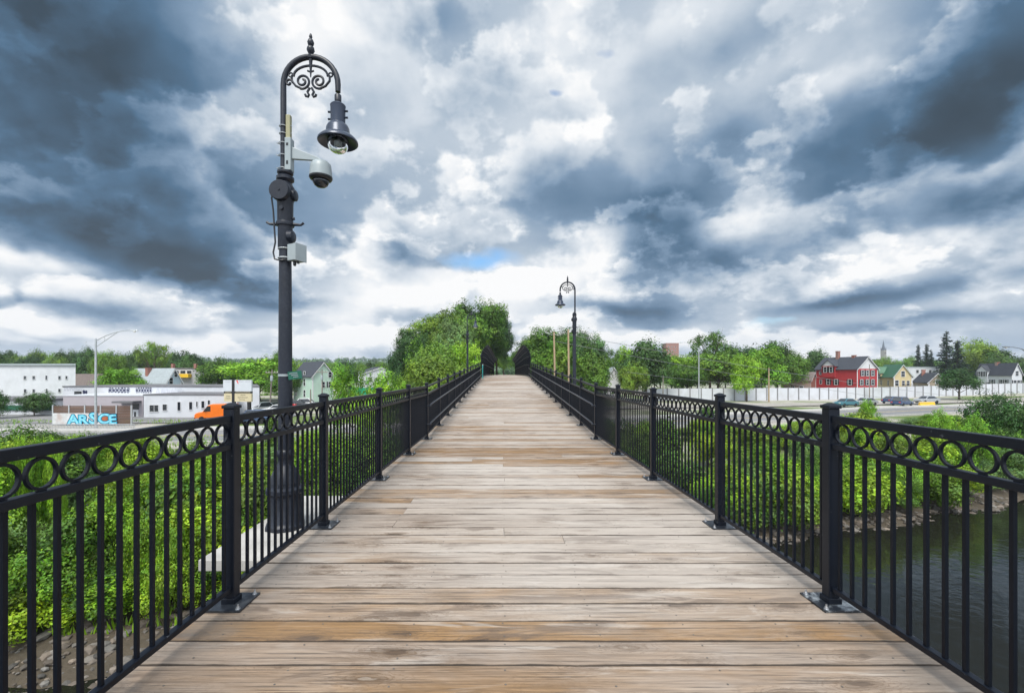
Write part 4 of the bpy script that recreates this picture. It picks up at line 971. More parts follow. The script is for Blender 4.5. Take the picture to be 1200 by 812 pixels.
def grow(x, y, side, tall):
    k = sh.choice(KINDS); h = sh.uniform(.75, 1.25) * tall; w = sh.uniform(2.2, 4.2)
    if k[0] == 'w': h *= 1.3; w *= .62
    px_ = VX + x / y * F; lim = HC - (sh.gauss(513 if side < 0 else 495, 12) - VY) / F * y           # how high the thicket stands
    if side < 0 and 150 < px_ < 262 and sh.random() < .8: lim = HC - (532 - VY) / F * y
    if side > 0 and 1040 < px_ < 1105 and sh.random() < .5: lim = HC - (506 - VY) / F * y
    h = min(h, max(1.2, lim - ground_z(x, y))); shrub(x, y, h, w, k, side)
for i in range(46):
    x, y = along_shore(-26, -4.2, sh.uniform(2.6, 5.5)); grow(x, y, -1, 3.0)
for i in range(26):
    x, y = along_shore(-24, -6, sh.uniform(1.7, 3.0)); grow(x, y, -1, 1.3)
cnt = 0
while cnt < 74:
    y = sh.uniform(18, 30); x = sh.uniform(-1.2 * y, -2.6); d = shore_d(x, y)
    if d < 5: continue
    grow(x, y, -1, 3.2); cnt += 1
for i in range(72):
    x, y = along_shore(5, 52, sh.uniform(1.0, 3.4)); grow(x, y, 1, 2.6)
cnt = 0
while cnt < 84:
    y = sh.uniform(22, 54); x = sh.uniform(3.2 + .03 * y, 1.2 * y); d = shore_d(x, y)
    if d < 4 or (d > 17 and sh.random() < .7): continue
    grow(x, y, 1, 3.2); cnt += 1
for (px, top, Y, w, kind, lab) in [
    (1162, 461, 40, 64, 'bush', 'large dark bush overtopping the right hand thicket near the edge of view'),
    (1200, 466, 37, 60, 'bush', 'dark bush at the right edge of view above the rail'),
    (1018, 462, 44, 24, 'sap0', 'lone bright sapling rising before the blue car on the lot'),
    (1100, 478, 36, 44, 'low0', 'bright leafy sapling showing above the rail before the yellow plank'),
    (1140, 484, 33, 46, 'low0', 'bright spreading sapling under the large dark bush'),
    (905, 500, 40, 50, 'low0', 'yellow green sapling seen through the rings left of the big right post'),
    (935, 497, 42, 50, 'low0', 'yellow green sapling right behind the big right post')]:
    tree_at(px, top, Y, w, kind, lab, 'tree')
for (px, top, Y) in [(22, 493, 17.5), (27, 496, 18.0), (40, 495, 17.8), (58, 494, 18.4), (66, 497, 17.6), (5, 505, 17)]:
    tree_at(px, top, Y, 22, 'sap0', 'slender bright shoot poking above the near rail before the graffiti fence', 'sapling', 'shoots above the near rail')

# weeds and stones
def scatter_weeds():
    r = random.Random(8); vs, fs, cs = [], [], []
    for _ in range(19000):
        y = r.uniform(13, 60); x = r.uniform(-1.25 * y, 1.3 * y); d = shore_d(x, y)
        if d < 1.6 or (y > 43 and abs(y - (50 + .28 * max(0, x))) < 6): continue
        z = ground_z(x, y); t = r.uniform(.7, 1.4); s = r.uniform(.15, .5)
        for _ in range(3):
            a = r.uniform(0, 6.28); l = Vector((math.cos(a) * .35, math.sin(a) * .35, 1)).normalized() * s; p = Vector((x + r.uniform(-.15, .15), y + r.uniform(-.15, .15), z)); wv = Vector((-math.sin(a), math.cos(a), 0)) * .035
            i = len(vs); vs += [p - wv, p + wv, p + l * .6 + wv * .8, p + l]; fs.append((i, i + 1, i + 2, i + 3)); cs += [(t, t, t * .8)] * 4
    o = link('weeds', mesh_from('weeds', vs, fs, cs, M['leaf_shrub'])); tag(o, 'low weeds and grass over the river bank', 'weeds', kind='stuff')
scatter_weeds()
def scatter_stones():
    r = random.Random(18); mb = MB()
    ico = [(0, 0, -1), (.72, -.53, -.45), (-.28, -.85, -.45), (-.89, 0, -.45), (-.28, .85, -.45), (.72, .53, -.45), (.28, -.85, .45), (-.72, -.53, .45), (-.72, .53, .45), (.28, .85, .45), (.89, 0, .45), (0, 0, 1)]
    icf = [(0, 1, 2), (1, 0, 5), (0, 2, 3), (0, 3, 4), (0, 4, 5), (1, 5, 10), (2, 1, 6), (3, 2, 7), (4, 3, 8), (5, 4, 9), (1, 10, 6), (2, 6, 7), (3, 7, 8), (4, 8, 9), (5, 9, 10), (6, 10, 11), (7, 6, 11), (8, 7, 11), (9, 8, 11), (10, 9, 11)]
    n_ = 0
    while n_ < 9000:
        x = r.uniform(-32, 44); k = r.uniform(-.8, 5.5)
        for (ax, ay), (bx, by) in zip(SHORE, SHORE[1:]):
            if ax <= x < bx: y = ay + (by - ay) * (x - ax) / (bx - ax) + k
        s = .04 + .17 * r.random() ** 3; z = ground_z(x, y); t = r.uniform(.45, 1.6); wm = r.uniform(-.08, .08); mb.col = (t * (1 + wm), t, t * (1 - wm))
        Mx = Matrix.Rotation(r.uniform(0, 6.28), 3, 'Z') @ Matrix.Diagonal((s * r.uniform(.8, 1.6), s, s * r.uniform(.45, .8)))
        mb.add([Mx @ Vector([c * r.uniform(.78, 1.15) for c in v]) + Vector((x, y, z + s * .15)) for v in ico], icf); n_ += 1
    m = mat('shore_stone', (.115, .10, .085), .85, .25, 6); nt = m.node_tree; at_ = nt.nodes.new('ShaderNodeAttribute'); at_.attribute_name = 'tint'; mx = nt.nodes.new('ShaderNodeMix'); mx.data_type = 'RGBA'; mx.blend_type = 'MULTIPLY'; mx.inputs[0].default_value = 1
    cr = nt.nodes['Color Ramp']; nt.links.new(cr.outputs[0], mx.inputs[6]); nt.links.new(at_.outputs['Color'], mx.inputs[7]); nt.links.new(mx.outputs[2], nt.nodes['Principled BSDF'].inputs['Base Color'])
    o = mb.build('shore_stones', m); tag(o, 'loose stones along the water edge', 'stones', kind='stuff')
scatter_stones()
def far_woods():
    r = random.Random(77); vs, fs, cs = [], [], []
    for _ in range(5200):
        y = 330 + 1500 * r.random() ** 1.5; x = r.uniform(-1.4 * y, 1.4 * y)
        if r.random() < .35: x = r.uniform(-1.3 * y, -.1 * y)
        z = ground_z(x, y, False); h = r.uniform(7, 14) * (1.05 + .55 * noise.noise((x * .012, y * .012, 2))); w = h * r.uniform(.3, .5); t = r.uniform(.55, 1.35); sp = r.random() < .12
        for _ in range(26):
            e = rdir(r); k = r.uniform(.6, 1); zz = z + h * (.55 + .45 * e.z * k); f = 1 if not sp else max(.05, (z + h - zz) / h)
            add_leaf(vs, fs, cs, Vector((x + e.x * w * k * f, y + e.y * w * k * f, zz)), (e + Vector((0, -.2, .4))).normalized(), r.uniform(2.2, 4.5) * (1 if not sp else .6), r, (t * (.7 if sp else 1), t * (.75 if sp else 1), t), .9)
    o = link('far_woods', mesh_from('far_woods', vs, fs, cs, M['far_leaf'])); tag(o, 'wooded rise along the far horizon', 'woods', kind='stuff')
far_woods()

# ------------------------------------------------------------------ buildings
def window_at(parent, o, ud, nd, u, z, w, h, shutters=False, trim=None, depth=.06, bars=1):
    """window on a wall: o wall origin, ud along the wall, nd outwards"""
    trim = trim or M['trim']; ud, nd, up = Vector(ud), Vector(nd), Vector((0, 0, 1)); o = Vector(o)
    def slab(mb, u0, u1, z0, z1, d0, d1):
        c = []
        for zz in (z0, z1):
            for (uu, dd) in ((u0, d0), (u1, d0), (u1, d1), (u0, d1)): c.append(o + ud * uu + nd * dd + up * zz)
        mb.hexa(c)
    t = max(.06, min(.12, w * .12)); f = MB()
    slab(f, u - w / 2 - t, u - w / 2, z - t, z + h + t, .003, depth); slab(f, u + w / 2, u + w / 2 + t, z - t, z + h + t, .003, depth)
    slab(f, u - w / 2, u + w / 2, z + h, z + h + t, .003, depth); slab(f, u - w / 2, u + w / 2, z - t, z, .003, depth + .05)
    if bars: slab(f, u - w / 2, u + w / 2, z + h / 2 - .03, z + h / 2 + .03, .02, depth - .01)
    fr = f.build('window', trim, parent); p = MB(); slab(p, u - w / 2, u + w / 2, z, z + h, .004, .02); p.build('pane', M['glass'], fr)
    if shutters:
        for s in (-1, 1):
            q = MB(); c = u + s * (w / 2 + t + w * .22); slab(q, c - w * .2, c + w * .2, z - .05, z + h + .05, .003, .04); q.build('shutter', M['shutter'], parent)
def slab_obj(name, parent, o, ud, nd, u0, u1, z0, z1, d0, d1, m):
    o, ud, nd = Vector(o), Vector(ud), Vector(nd); c = []
    for zz in (z0, z1):
        for (uu, dd) in ((u0, d0), (u1, d0), (u1, d1), (u0, d1)): c.append(o + ud * uu + nd * dd + Vector((0, 0, zz)))
    return MB().hexa(c).build(name, m, parent)
def corner(pxL, YL, pxM, YM, pxR):
    """near corner and wall lengths of a right-angled house from three corner bearings"""
    Mx = (pxM - VX) / F * YM; a = Vector(((pxL - VX) / F * YL - Mx, YL - YM)); k = (pxR - VX) / F
    Y2 = (a.x * Mx + a.y * YM) / (a.x * k + a.y); b = Vector((k * Y2 - Mx, Y2 - YM)); return (Mx, YM), math.atan2(b.y, b.x), b.length, a.length
def gable_house(name, label, cor, z0, eave, ridge, wall, roof, gable=None, trimc=None, over=.35, wins_g=(), wins_s=(), chim=(), cat='house', front_gable=None):
    (mx, my), rz, a, b = cor; h = eave - z0; rise = ridge - eave; trimc = trimc or M['trim']
    t = thing(name, label, cat, (mx, my, z0), rz)
    w = MB(); w.m = 0
    w.add([(0, 0, -.5), (a, 0, -.5), (a, b, -.5), (0, b, -.5), (0, 0, h), (a, 0, h), (a, b, h), (0, b, h)], [(0, 1, 5, 4), (1, 2, 6, 5), (2, 3, 7, 6), (3, 0, 4, 7)])
    w.m = 1; w.add([(0, 0, h), (a, 0, h), (a / 2, 0, h + rise), (0, b, h), (a, b, h), (a / 2, b, h + rise)], [(0, 1, 2), (4, 3, 5)])
    w.build('wall', [wall, gable or wall], t)
    rf = MB(); th = .16; s = rise / (a / 2)
    prof = [(-over, h - over * s), (a / 2, h + rise), (a + over, h - over * s), (a + over, h - over * s + th), (a / 2, h + rise + th * 1.25), (-over, h - over * s + th)]
    rf.prism(prof, -over, b + over, 'y'); ro = rf.build('roof', roof, t)
    tr = MB(); g = over + .03
    for sx in (0, 1):
        xe = -over if sx == 0 else a + over
        tr.hexa([(xe, -g, h - over * s - .2), (a / 2, -g, h + rise - .2), (a / 2, -g + .06, h + rise - .2), (xe, -g + .06, h - over * s - .2), (xe, -g, h - over * s + .02), (a / 2, -g, h + rise + .02), (a / 2, -g + .06, h + rise + .02), (xe, -g + .06, h - over * s + .02)])
    tr.build('gable_trim', trimc, t)
    for q in ((-.03, .22, -.03, -.003, 0, h - .2), (a - .22, a + .03, -.03, -.003, 0, h - .2), (-.03, -.003, b - .25, b, 0, h - .25)): MB().box(*q).build('corner_board', trimc, t)
    for (u, z, ww, hh, shut) in wins_g: window_at(t, (0, 0, 0), (1, 0, 0), (0, -1, 0), u * a, z - z0, ww, hh, shut, trimc)
    for (u, z, ww, hh, shut) in wins_s: window_at(t, (0, 0, 0), (0, 1, 0), (-1, 0, 0), u * b, z - z0, ww, hh, shut, trimc)
    for (u, v, hh) in chim:
        zr = h + rise * (1 - abs(u - .5) * 2); c = MB(); c.box(u * a - .4, u * a + .4, v * b - .4, v * b + .4, zr - .6, zr + hh); c.box(u * a - .46, u * a + .46, v * b - .46, v * b + .46, zr + hh - .15, zr + hh + .04); c.build('chimney', M['brick'], ro)
    if front_gable:   # a cross gable on the long side: centre, half width, ridge height, wall, front material
        c, hw, rg, fm, fl = front_gable; c *= b; zr = rg - z0; d = .5
        xin = a / 2 * (zr - h) / rise * .98
        q = MB(); q.m = 0; q.box(-d, .3, c - hw, c + hw, fl - z0, h + .9); q.m = 1
        q.prism([(c - hw - .1, h + .9), (c + hw + .1, h + .9), (c, zr)], -d - .01, -d + .1, 'x'); q.build('dormer', [wall, fm], t)
        r2 = MB(); o_ = .3
        r2.add([(-d - o_, c - hw - o_, h + .75), (-d - o_, c, zr + .08), (xin, c, zr + .08), (.55, c - hw - o_, h + .75), (-d - o_, c + hw + o_, h + .75), (.55, c + hw + o_, h + .75),
                (-d - o_, c - hw - o_, h + .6), (-d - o_, c, zr - .1), (-d - o_, c + hw + o_, h + .6)], [(0, 1, 2, 3), (1, 4, 5, 2), (0, 6, 7, 1), (1, 7, 8, 4)]); r2.build('dormer_roof', roof, t)
        for k in (-.45, .45): window_at(t, (-d, c, 0), (0, 1, 0), (-1, 0, 0), k * hw, h - .95, .85, 1.5, True, trimc)
    return t
def zpx(py, Y): return HC - (py - VY) / F * Y
# red house
cr_ = corner(955.5, 137, 1004.3, 125, 1028.5); Yr = 128
gable_house('red_house', 'three storey red house with white gables and dark roof behind the white wall', cr_, ground_z(97, 125), zpx(432, 125), zpx(418.5, 128), M['red'], M['roof_dark'], M['trim'],
    wins_g=[(.22, -1.35, .85, 1.5, True), (.50, -1.35, .85, 1.5, True), (.76, -1.35, .85, 1.5, True), (.27, 1.2, .85, 1.5, True), (.50, 1.2, .85, 1.5, True), (.76, 1.2, .85, 1.5, True), (.25, -3.9, .85, 1.5, True), (.6, -3.9, .85, 1.5, True)],
    wins_s=[(.16, -1.35, .85, 1.5, True), (.48, -1.35, .85, 1.5, True), (.67, -1.35, .85, 1.5, True), (.86, -1.2, .7, 1.2, False), (.16, -3.9, .85, 1.5, False), (.48, -3.9, .85, 1.5, False), (.67, -3.9, .85, 1.5, False), (.86, -3.9, .7, 1.2, False), (.86, 1.6, .8, .8, False)],
    chim=[(.5, .30, .6), (.46, .66, 2.2)], front_gable=(.64, 2.0, zpx(421.5, 130), M['trim'], .8))
# cream house with green roof
gable_house('cream_house', 'cream house with green metal roof right of the red house', corner(1027, 141, 1047.5, 130, 1069), ground_z(111, 130), zpx(440.5, 130), zpx(427.5, 132), M['cream'], M['roof_green'],
    wins_g=[(.16, -1.6, .8, 1.5, False), (.50, 1.0, .8, 1.5, False), (.52, -1.5, .6, 1.3, False), (.78, -1.5, .6, 1.3, False)], wins_s=[(.3, -1.6, .8, 1.4, False), (.7, -1.6, .8, 1.4, False)], front_gable=(.75, 1.1, zpx(430, 136), M['cream'], 1.0))
cz = corner(1027, 141, 1047.5, 130, 1069)
bal = thing('balcony', 'small dark balcony on the cream house gable', 'balcony', (cz[0][0], cz[0][1], -2.1), cz[1])
mb = MB().box(cz[2] * .38, cz[2] * .92, -1.0, -.03, 0, .12); mb.build('floor', M['shutter'], bal)
mb = MB()
for k in range(8): mb.box(cz[2] * .38 + k * cz[2] * .075, cz[2] * .38 + k * cz[2] * .075 + .05, -1.0, -.95, .12, .9)
mb.box(cz[2] * .38, cz[2] * .92, -1.0, -.94, .9, .96); mb.box(cz[2] * .64, cz[2] * .66, -.98, -.9, -2.2, 0); mb.build('guard', M['shutter'], bal)
gable_house('tan_house', 'low tan house with dark roof and front gable, behind the wall by the round tree', corner(1070, 142, 1088, 128, 1110), ground_z(118, 128), zpx(447.5, 128), zpx(437.5, 128), M['tan'], M['roof_dark'],
    wins_g=[(.5, -1.0, .9, 1.1, False)], wins_s=[(.3, -2.6, .8, 1.0, False), (.7, -2.6, .8, 1.0, False)], chim=[(.4, .75, 1.6)])
gable_house('white_house', 'white two storey house with dark roof and porch near the right edge', corner(1144, 152, 1186, 140, 1197.5), ground_z(156, 140), zpx(437.5, 140), zpx(426, 142), M['white2'], M['roof_dark'],
    wins_g=[(.3, -1.7, .8, 1.5, True), (.66, -1.7, .8, 1.5, True), (.5, 1.2, .8, 1.4, False)], wins_s=[(.16, -1.7, .8, 1.6, True), (.28, -1.7, .8, 1.6, True), (.52, -1.7, .8, 1.6, True), (.62, -1.7, .8, 1.6, True)],
    chim=[(.5, .52, .5)], front_gable=(.78, 1.9, zpx(428, 146), M['white2'], -1.0))
def flat_building(name, label, px0, px1, top, Y, depth, wall, rooft=None, cat='building', z0=None, parapet=.25, over=0.0, wins=(), roofm=None, skew=0.0):
    x0, x1 = (px0 - VX) / F * Y, (px1 - VX) / F * Y; zt = zpx(top, Y); z0 = ground_z((x0 + x1) / 2, Y) if z0 is None else z0
    t = thing(name, label, cat, ((x0 + x1) / 2, Y, z0)); w = (x1 - x0) / 2; h = zt - z0
    MB().prism([(-w, 0), (w, 0), (w - skew, depth), (-w, depth)], -.5, h, 'z').build('wall', wall, t)
    MB().prism([(-w - .08 - over, -.08 - over), (w + .08 + over, -.08 - over), (w + .08 + over - skew, depth + .08), (-w - .08, depth + .08)], h, h + parapet, 'z').build('roof', roofm or M['trim'], t)
    for (px, pt, pw, phh, bars) in wins:
        u = (px - (px0 + px1) / 2) / F * Y; ww = pw / F * Y; hh = phh / F * Y; zz = zpx(pt + phh, Y) - z0
        window_at(t, (0, 0, 0), (1, 0, 0), (0, -1, 0), u, zz, ww, hh, False, M['trim'], .06, bars)
    return t
flat_building('warehouse', 'big plain white three storey block with small square windows at the far left', -50, 88.5, 428, 86, 14, M['white'], skew=13.6, over=.25, parapet=.3, roofm=M['camgrey'],
    wins=[(29.5, 440.5, 3.2, 4, 0), (39.8, 440.5, 3.2, 4, 0), (54.6, 440, 2.2, 5, 0), (70, 440.5, 2.8, 4, 0), (78.2, 440.5, 2.4, 3.8, 0), (29.8, 456, 3.2, 4, 0), (39.8, 456, 3.0, 4, 0), (55, 455.5, 1.8, 4.6, 0), (70, 455.5, 2.8, 4, 0)])
flat_building('store_building', 'long low white building with a dark green fascia behind the bushes', -60, 62, 470, 68, 9, M['white'], parapet=.35, roofm=M['roof_flat'])
xx0, xx1 = (-60 - VX) / F * 67.8, (62 - VX) / F * 67.8
slab_obj('fascia', bpy.data.objects['store_building'], (0, -.02, 0), (1, 0, 0), (0, -1, 0), xx0 / 2 - xx1 / 2, xx1 / 2 - xx0 / 2, zpx(481, 68) + 4.5, zpx(475.5, 68) + 4.5, 0, .18, M['green_trim'])
# low white building with the tagged parapet
Yp = 72.0
pb = flat_building('parapet_building', 'long white building with graffiti along its high parapet', 74, 304, 453.5, Yp, 12, M['white'], skew=7, parapet=.18, roofm=M['roof_flat'])
fb = flat_building('front_building', 'white painted front building with a row of small windows beside the mauve entrance', 168.5, 278, 463, 64, 7.85, M['white'], skew=5.0, parapet=.15, roofm=M['roof_flat'],
    wins=[(178, 474.7, 5, 7.5, 0), (183.5, 474.7, 4.5, 7.5, 0), (193.3, 473.8, 5, 7, 0), (210, 471, 3.6, 10, 0), (223.7, 471, 3.6, 8.8, 0), (231, 470.5, 1.6, 6, 0), (238, 470, 3.5, 8, 0), (245, 469, 2.5, 5, 0)])
mb_ = flat_building('entrance_building', 'grey mauve front block with a canopied white door behind the slatted fence', 74, 167.8, 464, 65, 6.9, M['mauve'], parapet=.15, roofm=M['white'])
u0 = lambda px: (px - (74 + 167.8) / 2) / F * 65
gz_ = mb_.location.z
slab_obj('canopy', mb_, (0, 0, 0), (1, 0, 0), (0, -1, 0), u0(142), u0(166), zpx(471.5, 65) - gz_, zpx(469.5, 65) - gz_, 0, 1.6, M['roof_flat'])
dr = slab_obj('door', mb_, (0, 0, 0), (1, 0, 0), (0, -1, 0), u0(155.5), u0(162.5), zpx(497, 65) - gz_, zpx(480, 65) - gz_, .003, .06, M['door'])
slab_obj('pane', dr, (0, 0, 0), (1, 0, 0), (0, -1, 0), u0(157.6), u0(159.8), zpx(488, 65) - gz_, zpx(482.5, 65) - gz_, .062, .07, M['glass'])
slab_obj('transom', mb_, (0, 0, 0), (1, 0, 0), (0, -1, 0), u0(155.5), u0(162.8), zpx(479.5, 65) - gz_, zpx(473, 65) - gz_, .003, .05, M['glass'])
# parapet graffiti
def tag_strokes(name, parent, px0, px1, py0, py1, Y, m, seed, n_, r=.07, loopy=True):
    g = random.Random(seed); mb = MB(); W = (px1 - px0) / F * Y; H = (py1 - py0) / F * Y; ox = (px0 - VX) / F * Y; oz = zpx(py1, Y)
    for i in range(n_):
        cx = W * (i + .5) / n_; pts = []
        if loopy:
            for k in range(9):
                a = k * .8 + g.uniform(-.3, .3); pts.append((ox + cx + math.cos(a) * W / n_ * .55, Y - .012, oz + H / 2 + math.sin(a) * H * .46 * g.uniform(.7, 1)))
        else:
            x = cx
            for k in range(5): pts.append((ox + x + g.uniform(-.3, .3) * W / n_, Y - .012, oz + H * (k % 2) * g.uniform(.6, 1))); x += W / n_ * .22
        mb2 = MB(); mb2.tube(pts, r, 5); mb.add([(v[0], Y - .012 + (v[1] - Y + .012) * .12, v[2]) for v in mb2.v], mb2.f)
    o = mb.build(name, m); o.parent = parent; o.matrix_parent_inverse = Matrix.Translation(-parent.location); return o
def tag_fill(parent, px0, px1, py0, py1, Y, seed, n_):
    g = random.Random(seed); mb = MB(); W = (px1 - px0) / F * Y / n_; H = (py1 - py0) / F * Y; ox = (px0 - VX) / F * Y; oz = zpx(py1, Y)
    for i in range(n_):
        c = ox + W * (i + .5); k = 11; poly = []
        for j in range(k):
            a = 2 * math.pi * j / k; rr = g.uniform(.72, 1.12); poly.append((c + math.cos(a) * W * .58 * rr, oz + H / 2 + math.sin(a) * H * .5 * rr))
        mb.prism(poly, Y - .012 - .0015 * i, Y - .004, 'y')
    o = mb.build('graffiti', M['spray_dark'], parent); o.matrix_parent_inverse = Matrix.Translation(-parent.location); return o
for b_, seed in (((127, 152, 453.8, 460.8), 1), ((159, 178, 453.8, 461), 2)):
    fo = tag_fill(pb, *b_, Yp, seed, 7); tag_strokes('graffiti_line', pb, b_[0], b_[1], b_[2] + 1.2, b_[3] - 1.2, Yp - .025, M['spray_pale'], seed + 10, 6, .05)
tag_fill(pb, 97, 102.5, 457, 462, Yp, 5, 2)
tag_strokes('graffiti', pb, 182, 214, 454, 460.5, Yp, M['spray_pale'], 3, 8, .05, False)
tag_strokes('graffiti', pb, 74, 95, 453.5, 458, Yp, M['spray_pale'], 4, 6, .05, False)
slab_obj('vent', pb, (0, 0, 0), (1, 0, 0), (0, -1, 0), (89 - 189) / F * Yp, (95.5 - 189) / F * Yp, zpx(464, Yp) - pb.location.z, zpx(458.5, Yp) - pb.location.z, .003, .3, M['darkplastic'])
# slatted fence with the blue lettering
Yf = 54.5; zf0 = LAND + .1
sf = thing('slatted_fence', 'brown slatted fence with blue graffiti on its lower boards', 'fence', ((108 - VX) / F * Yf, Yf, zf0))
ux = lambda px: (px - 108) / F * Yf
tops = zpx(475.5, Yf) - zf0
for a, b in zip((62, 81, 99.5, 118, 136.5), (81, 99.5, 118, 136.5, 154)):
    mb = MB(); k = 0; z = .06
    while z < tops: mb.box(ux(a) + .08, ux(b) - .08, 0, .04, z, min(z + .17, tops)); z += .19
    mb.build('slat_panel', M['slat'], sf)
for px in (62, 81, 99.5, 118, 136.5, 154): MB().box(ux(px) - .07, ux(px) + .07, -.05, .09, -.4, tops + .08).build('post', M['steel'], sf)
bd = MB().box(ux(62.5), ux(127), -.085, -.055, .05, zpx(484, Yf) - zf0).build('board', M['board'], sf)
def lettering(name, body, size, loc, m, parent, offset=0.0, extr=.004, sx=1.0, shear=0.0):
    c = bpy.data.curves.new(name, 'FONT'); c.body = body; c.size = size; c.extrude = extr; c.offset = offset; c.shear = shear; c.space_character = .92; c.resolution_u = 3
    tmp = bpy.data.objects.new('tmp', c); me = bpy.data.meshes.new_from_object(tmp); bpy.data.objects.remove(tmp); me.materials.clear(); me.materials.append(m)
    o = link(name, me, parent, loc); o.rotation_euler = (R(90), 0, 0); o.scale = (sx, 1, 1); return o
lt = (zpx(485, Yf) - zpx(497.5, Yf)) * 1.22
gl_ = random.Random(4); xq = ux(80.2)
for i, chh in enumerate('ARSCE'):
    sc_ = gl_.uniform(.92, 1.12); zz = .16 + gl_.uniform(-.10, .10); tilt = gl_.uniform(-.14, .14); wd = lt * .74 * 1.10
    for dy, mm, of, ex in ((-.0892 - .0006 * i, M['spray_dark'], .135, .002), (-.0972, M['spray_cyan'], .075, .002), (-.1032, M['spray_sky'], .012, .001)):
        o = lettering('graffiti', chh, lt * sc_ * 1.04, (xq, dy, zz), mm, bd, of, ex, sx=1.28); o.rotation_euler = (R(90), tilt, 0)
    xq += wd * (.98 if chh != 'S' else .90)
mb = MB(); mb.box(ux(120), ux(127), -.0905, -.0865, .5, zpx(484.5, Yf) - zf0 - .3); mb.build('graffiti', M['spray_rust'], bd)
# low pale guard fence at the kerb
Yg = 49.2; zg = LAND + .10
M['greywhite'] = mat('dull_white_fence', (.34, .35, .36), .7, .12, 2)
gf = thing('guard_fence', 'low pale picket guard fence along the road before the graffiti fence', 'fence', ((60 - VX) / F * Yg, Yg + 0, zg))
gxu = lambda px: (px - 60) / F * Yg
mb = MB(); px = -40
while px < 158: mb.box(gxu(px) - .022, gxu(px) + .022, -.02, .02, 0, .62); px += 1.75
mb.build('pickets', M['greywhite'], gf)
MB().box(gxu(-40), gxu(158), -.032, .032, .62, .68).build('top_rail', M['greywhite'], gf); MB().box(gxu(-40), gxu(158), -.026, .026, .05, .12).build('bottom_rail', M['greywhite'], gf)
# houses beyond on the left
gable_house('blue_house', 'pale blue house with grey roof and brick chimney behind the tagged parapet', corner(150, 99, 195, 95, 212.5), LAND, zpx(447, 95), zpx(432.5, 97), M['blue'], M['roof_grey'], wins_g=[(.3, -.4, .7, 1.3, False), (.62, 1.1, .6, 1.1, False)], chim=[(.30, .58, 1.3)])
yb = flat_building('balcony_house', 'grey flat roofed house with yellow balcony boards and two chimneys', 203, 239, 432.5, 112, 9, M['greyc'], parapet=.3, roofm=M['roof_flat'],
    wins=[(207.5, 434.3, 4.5, 3.5, 0), (214.5, 434.3, 6, 3.5, 0), (222, 434.3, 5.5, 3.5, 0), (230.5, 438, 2.4, 3.6, 1), (230.5, 448, 2.4, 3.6, 1)])
bx = lambda px: (px - 221) / F * 112
slab_obj('balcony', yb, (0, 0, 0), (1, 0, 0), (0, -1, 0), bx(208), bx(224.5), zpx(442.3, 112) - yb.location.z, zpx(438, 112) - yb.location.z, .003, 1.2, M['yellow'])
for px in (211, 237): slab_obj('chimney', yb, (0, -2, 0), (1, 0, 0), (0, -1, 0), bx(px - 1.3), bx(px + 1.3), zpx(432, 112) - yb.location.z, zpx(426.5, 112) - yb.location.z, 0, .7, M['brick'])
gable_house('brown_roof_building', 'long low building with brown roof between the white block and the bright tree', corner(80, 112, 135, 108, 142), LAND, zpx(449, 108), zpx(439, 110), M['tan'], M['roof_brown'])
gable_house('mint_house', 'tall mint green house with dark roof right of the nearest lamp', corner(344, 102, 366, 96, 391), LAND, zpx(440, 96), zpx(424.5, 98), M['mint'], M['roof_dark'], M['mint'],
    wins_g=[(.82, -1.2, .7, 1.2, True), (.82, 1.0, .7, 1.1, False), (.5, -1.2, .7, 1.2, False)], wins_s=[(.40, -3.2, .8, 1.4, False), (.40, -.8, .8, 1.4, False), (.40, 1.0, .8, 1.2, False), (.85, -3.2, .6, 1.2, False)])
fw = gable_house('white_shop', 'white building with dark roof and green netting behind the low bright tree', corner(420, 150, 428, 142, 463), LAND, zpx(436.5, 142), zpx(430.5, 144), M['white2'], M['roof_dark'], wins_g=[(.15, -.6, 1.2, 1.2, False), (.4, -.6, 1.2, 1.2, False), (.65, -.6, 1.2, 1.2, False)])
tn = thing('green_netting', 'teal green netting fence before the white building with dark roof', 'netting', ((440 - VX) / F * 120, 120, LAND))
MB().box(-7, 7, -.02, .02, .2, 2.6).build('net', M['teal_net'], tn)
for k in range(6): MB().box(-7 + k * 2.8 - .04, -7 + k * 2.8 + .04, .021, .10, -.2, 2.7).build('post', M['steel'], tn)
gable_house('grey_house', 'small pale grey house glimpsed between trees right of the middle lamp', corner(706, 118, 712, 108, 727), LAND, zpx(441, 108), zpx(431, 110), M['offwhite'], M['roof_grey'], wins_g=[(.5, -3, .9, 1.4, False)])
flat_building('white_block', 'flat white clapboard block behind the cream and tan houses', 1062, 1101, 431, 165, 10, M['white2'], parapet=.4, roofm=M['camgrey'], wins=[(1075, 433.5, 3, 3.4, 1), (1082, 433.5, 3, 3.4, 1), (1090, 433.5, 3, 3.4, 1)])
gable_house('brick_shed', 'low brick building with grey roof left of the red house', corner(915, 140, 950, 134, 957), ground_z(88, 134), zpx(445.5, 134), zpx(436.5, 136), M['brick'], M['roof_brown'], wins_s=[(.3, -3, 1, 1, False), (.6, -3, 1, 1, False)])
bt = flat_building('brick_tower', 'square red brick tower block showing above the distant trees', 780.5, 795.5, 403, 420, 10, M['brickfar'], parapet=.8, roofm=M['brickfar'], wins=[(783.5, 406, 1, 1.2, 0), (787.5, 406, 1, 1.2, 0), (791.5, 406, 1, 1.2, 0), (783.5, 410, 1, 1.2, 0), (787.5, 410, 1, 1.2, 0), (791.5, 410, 1, 1.2, 0)])
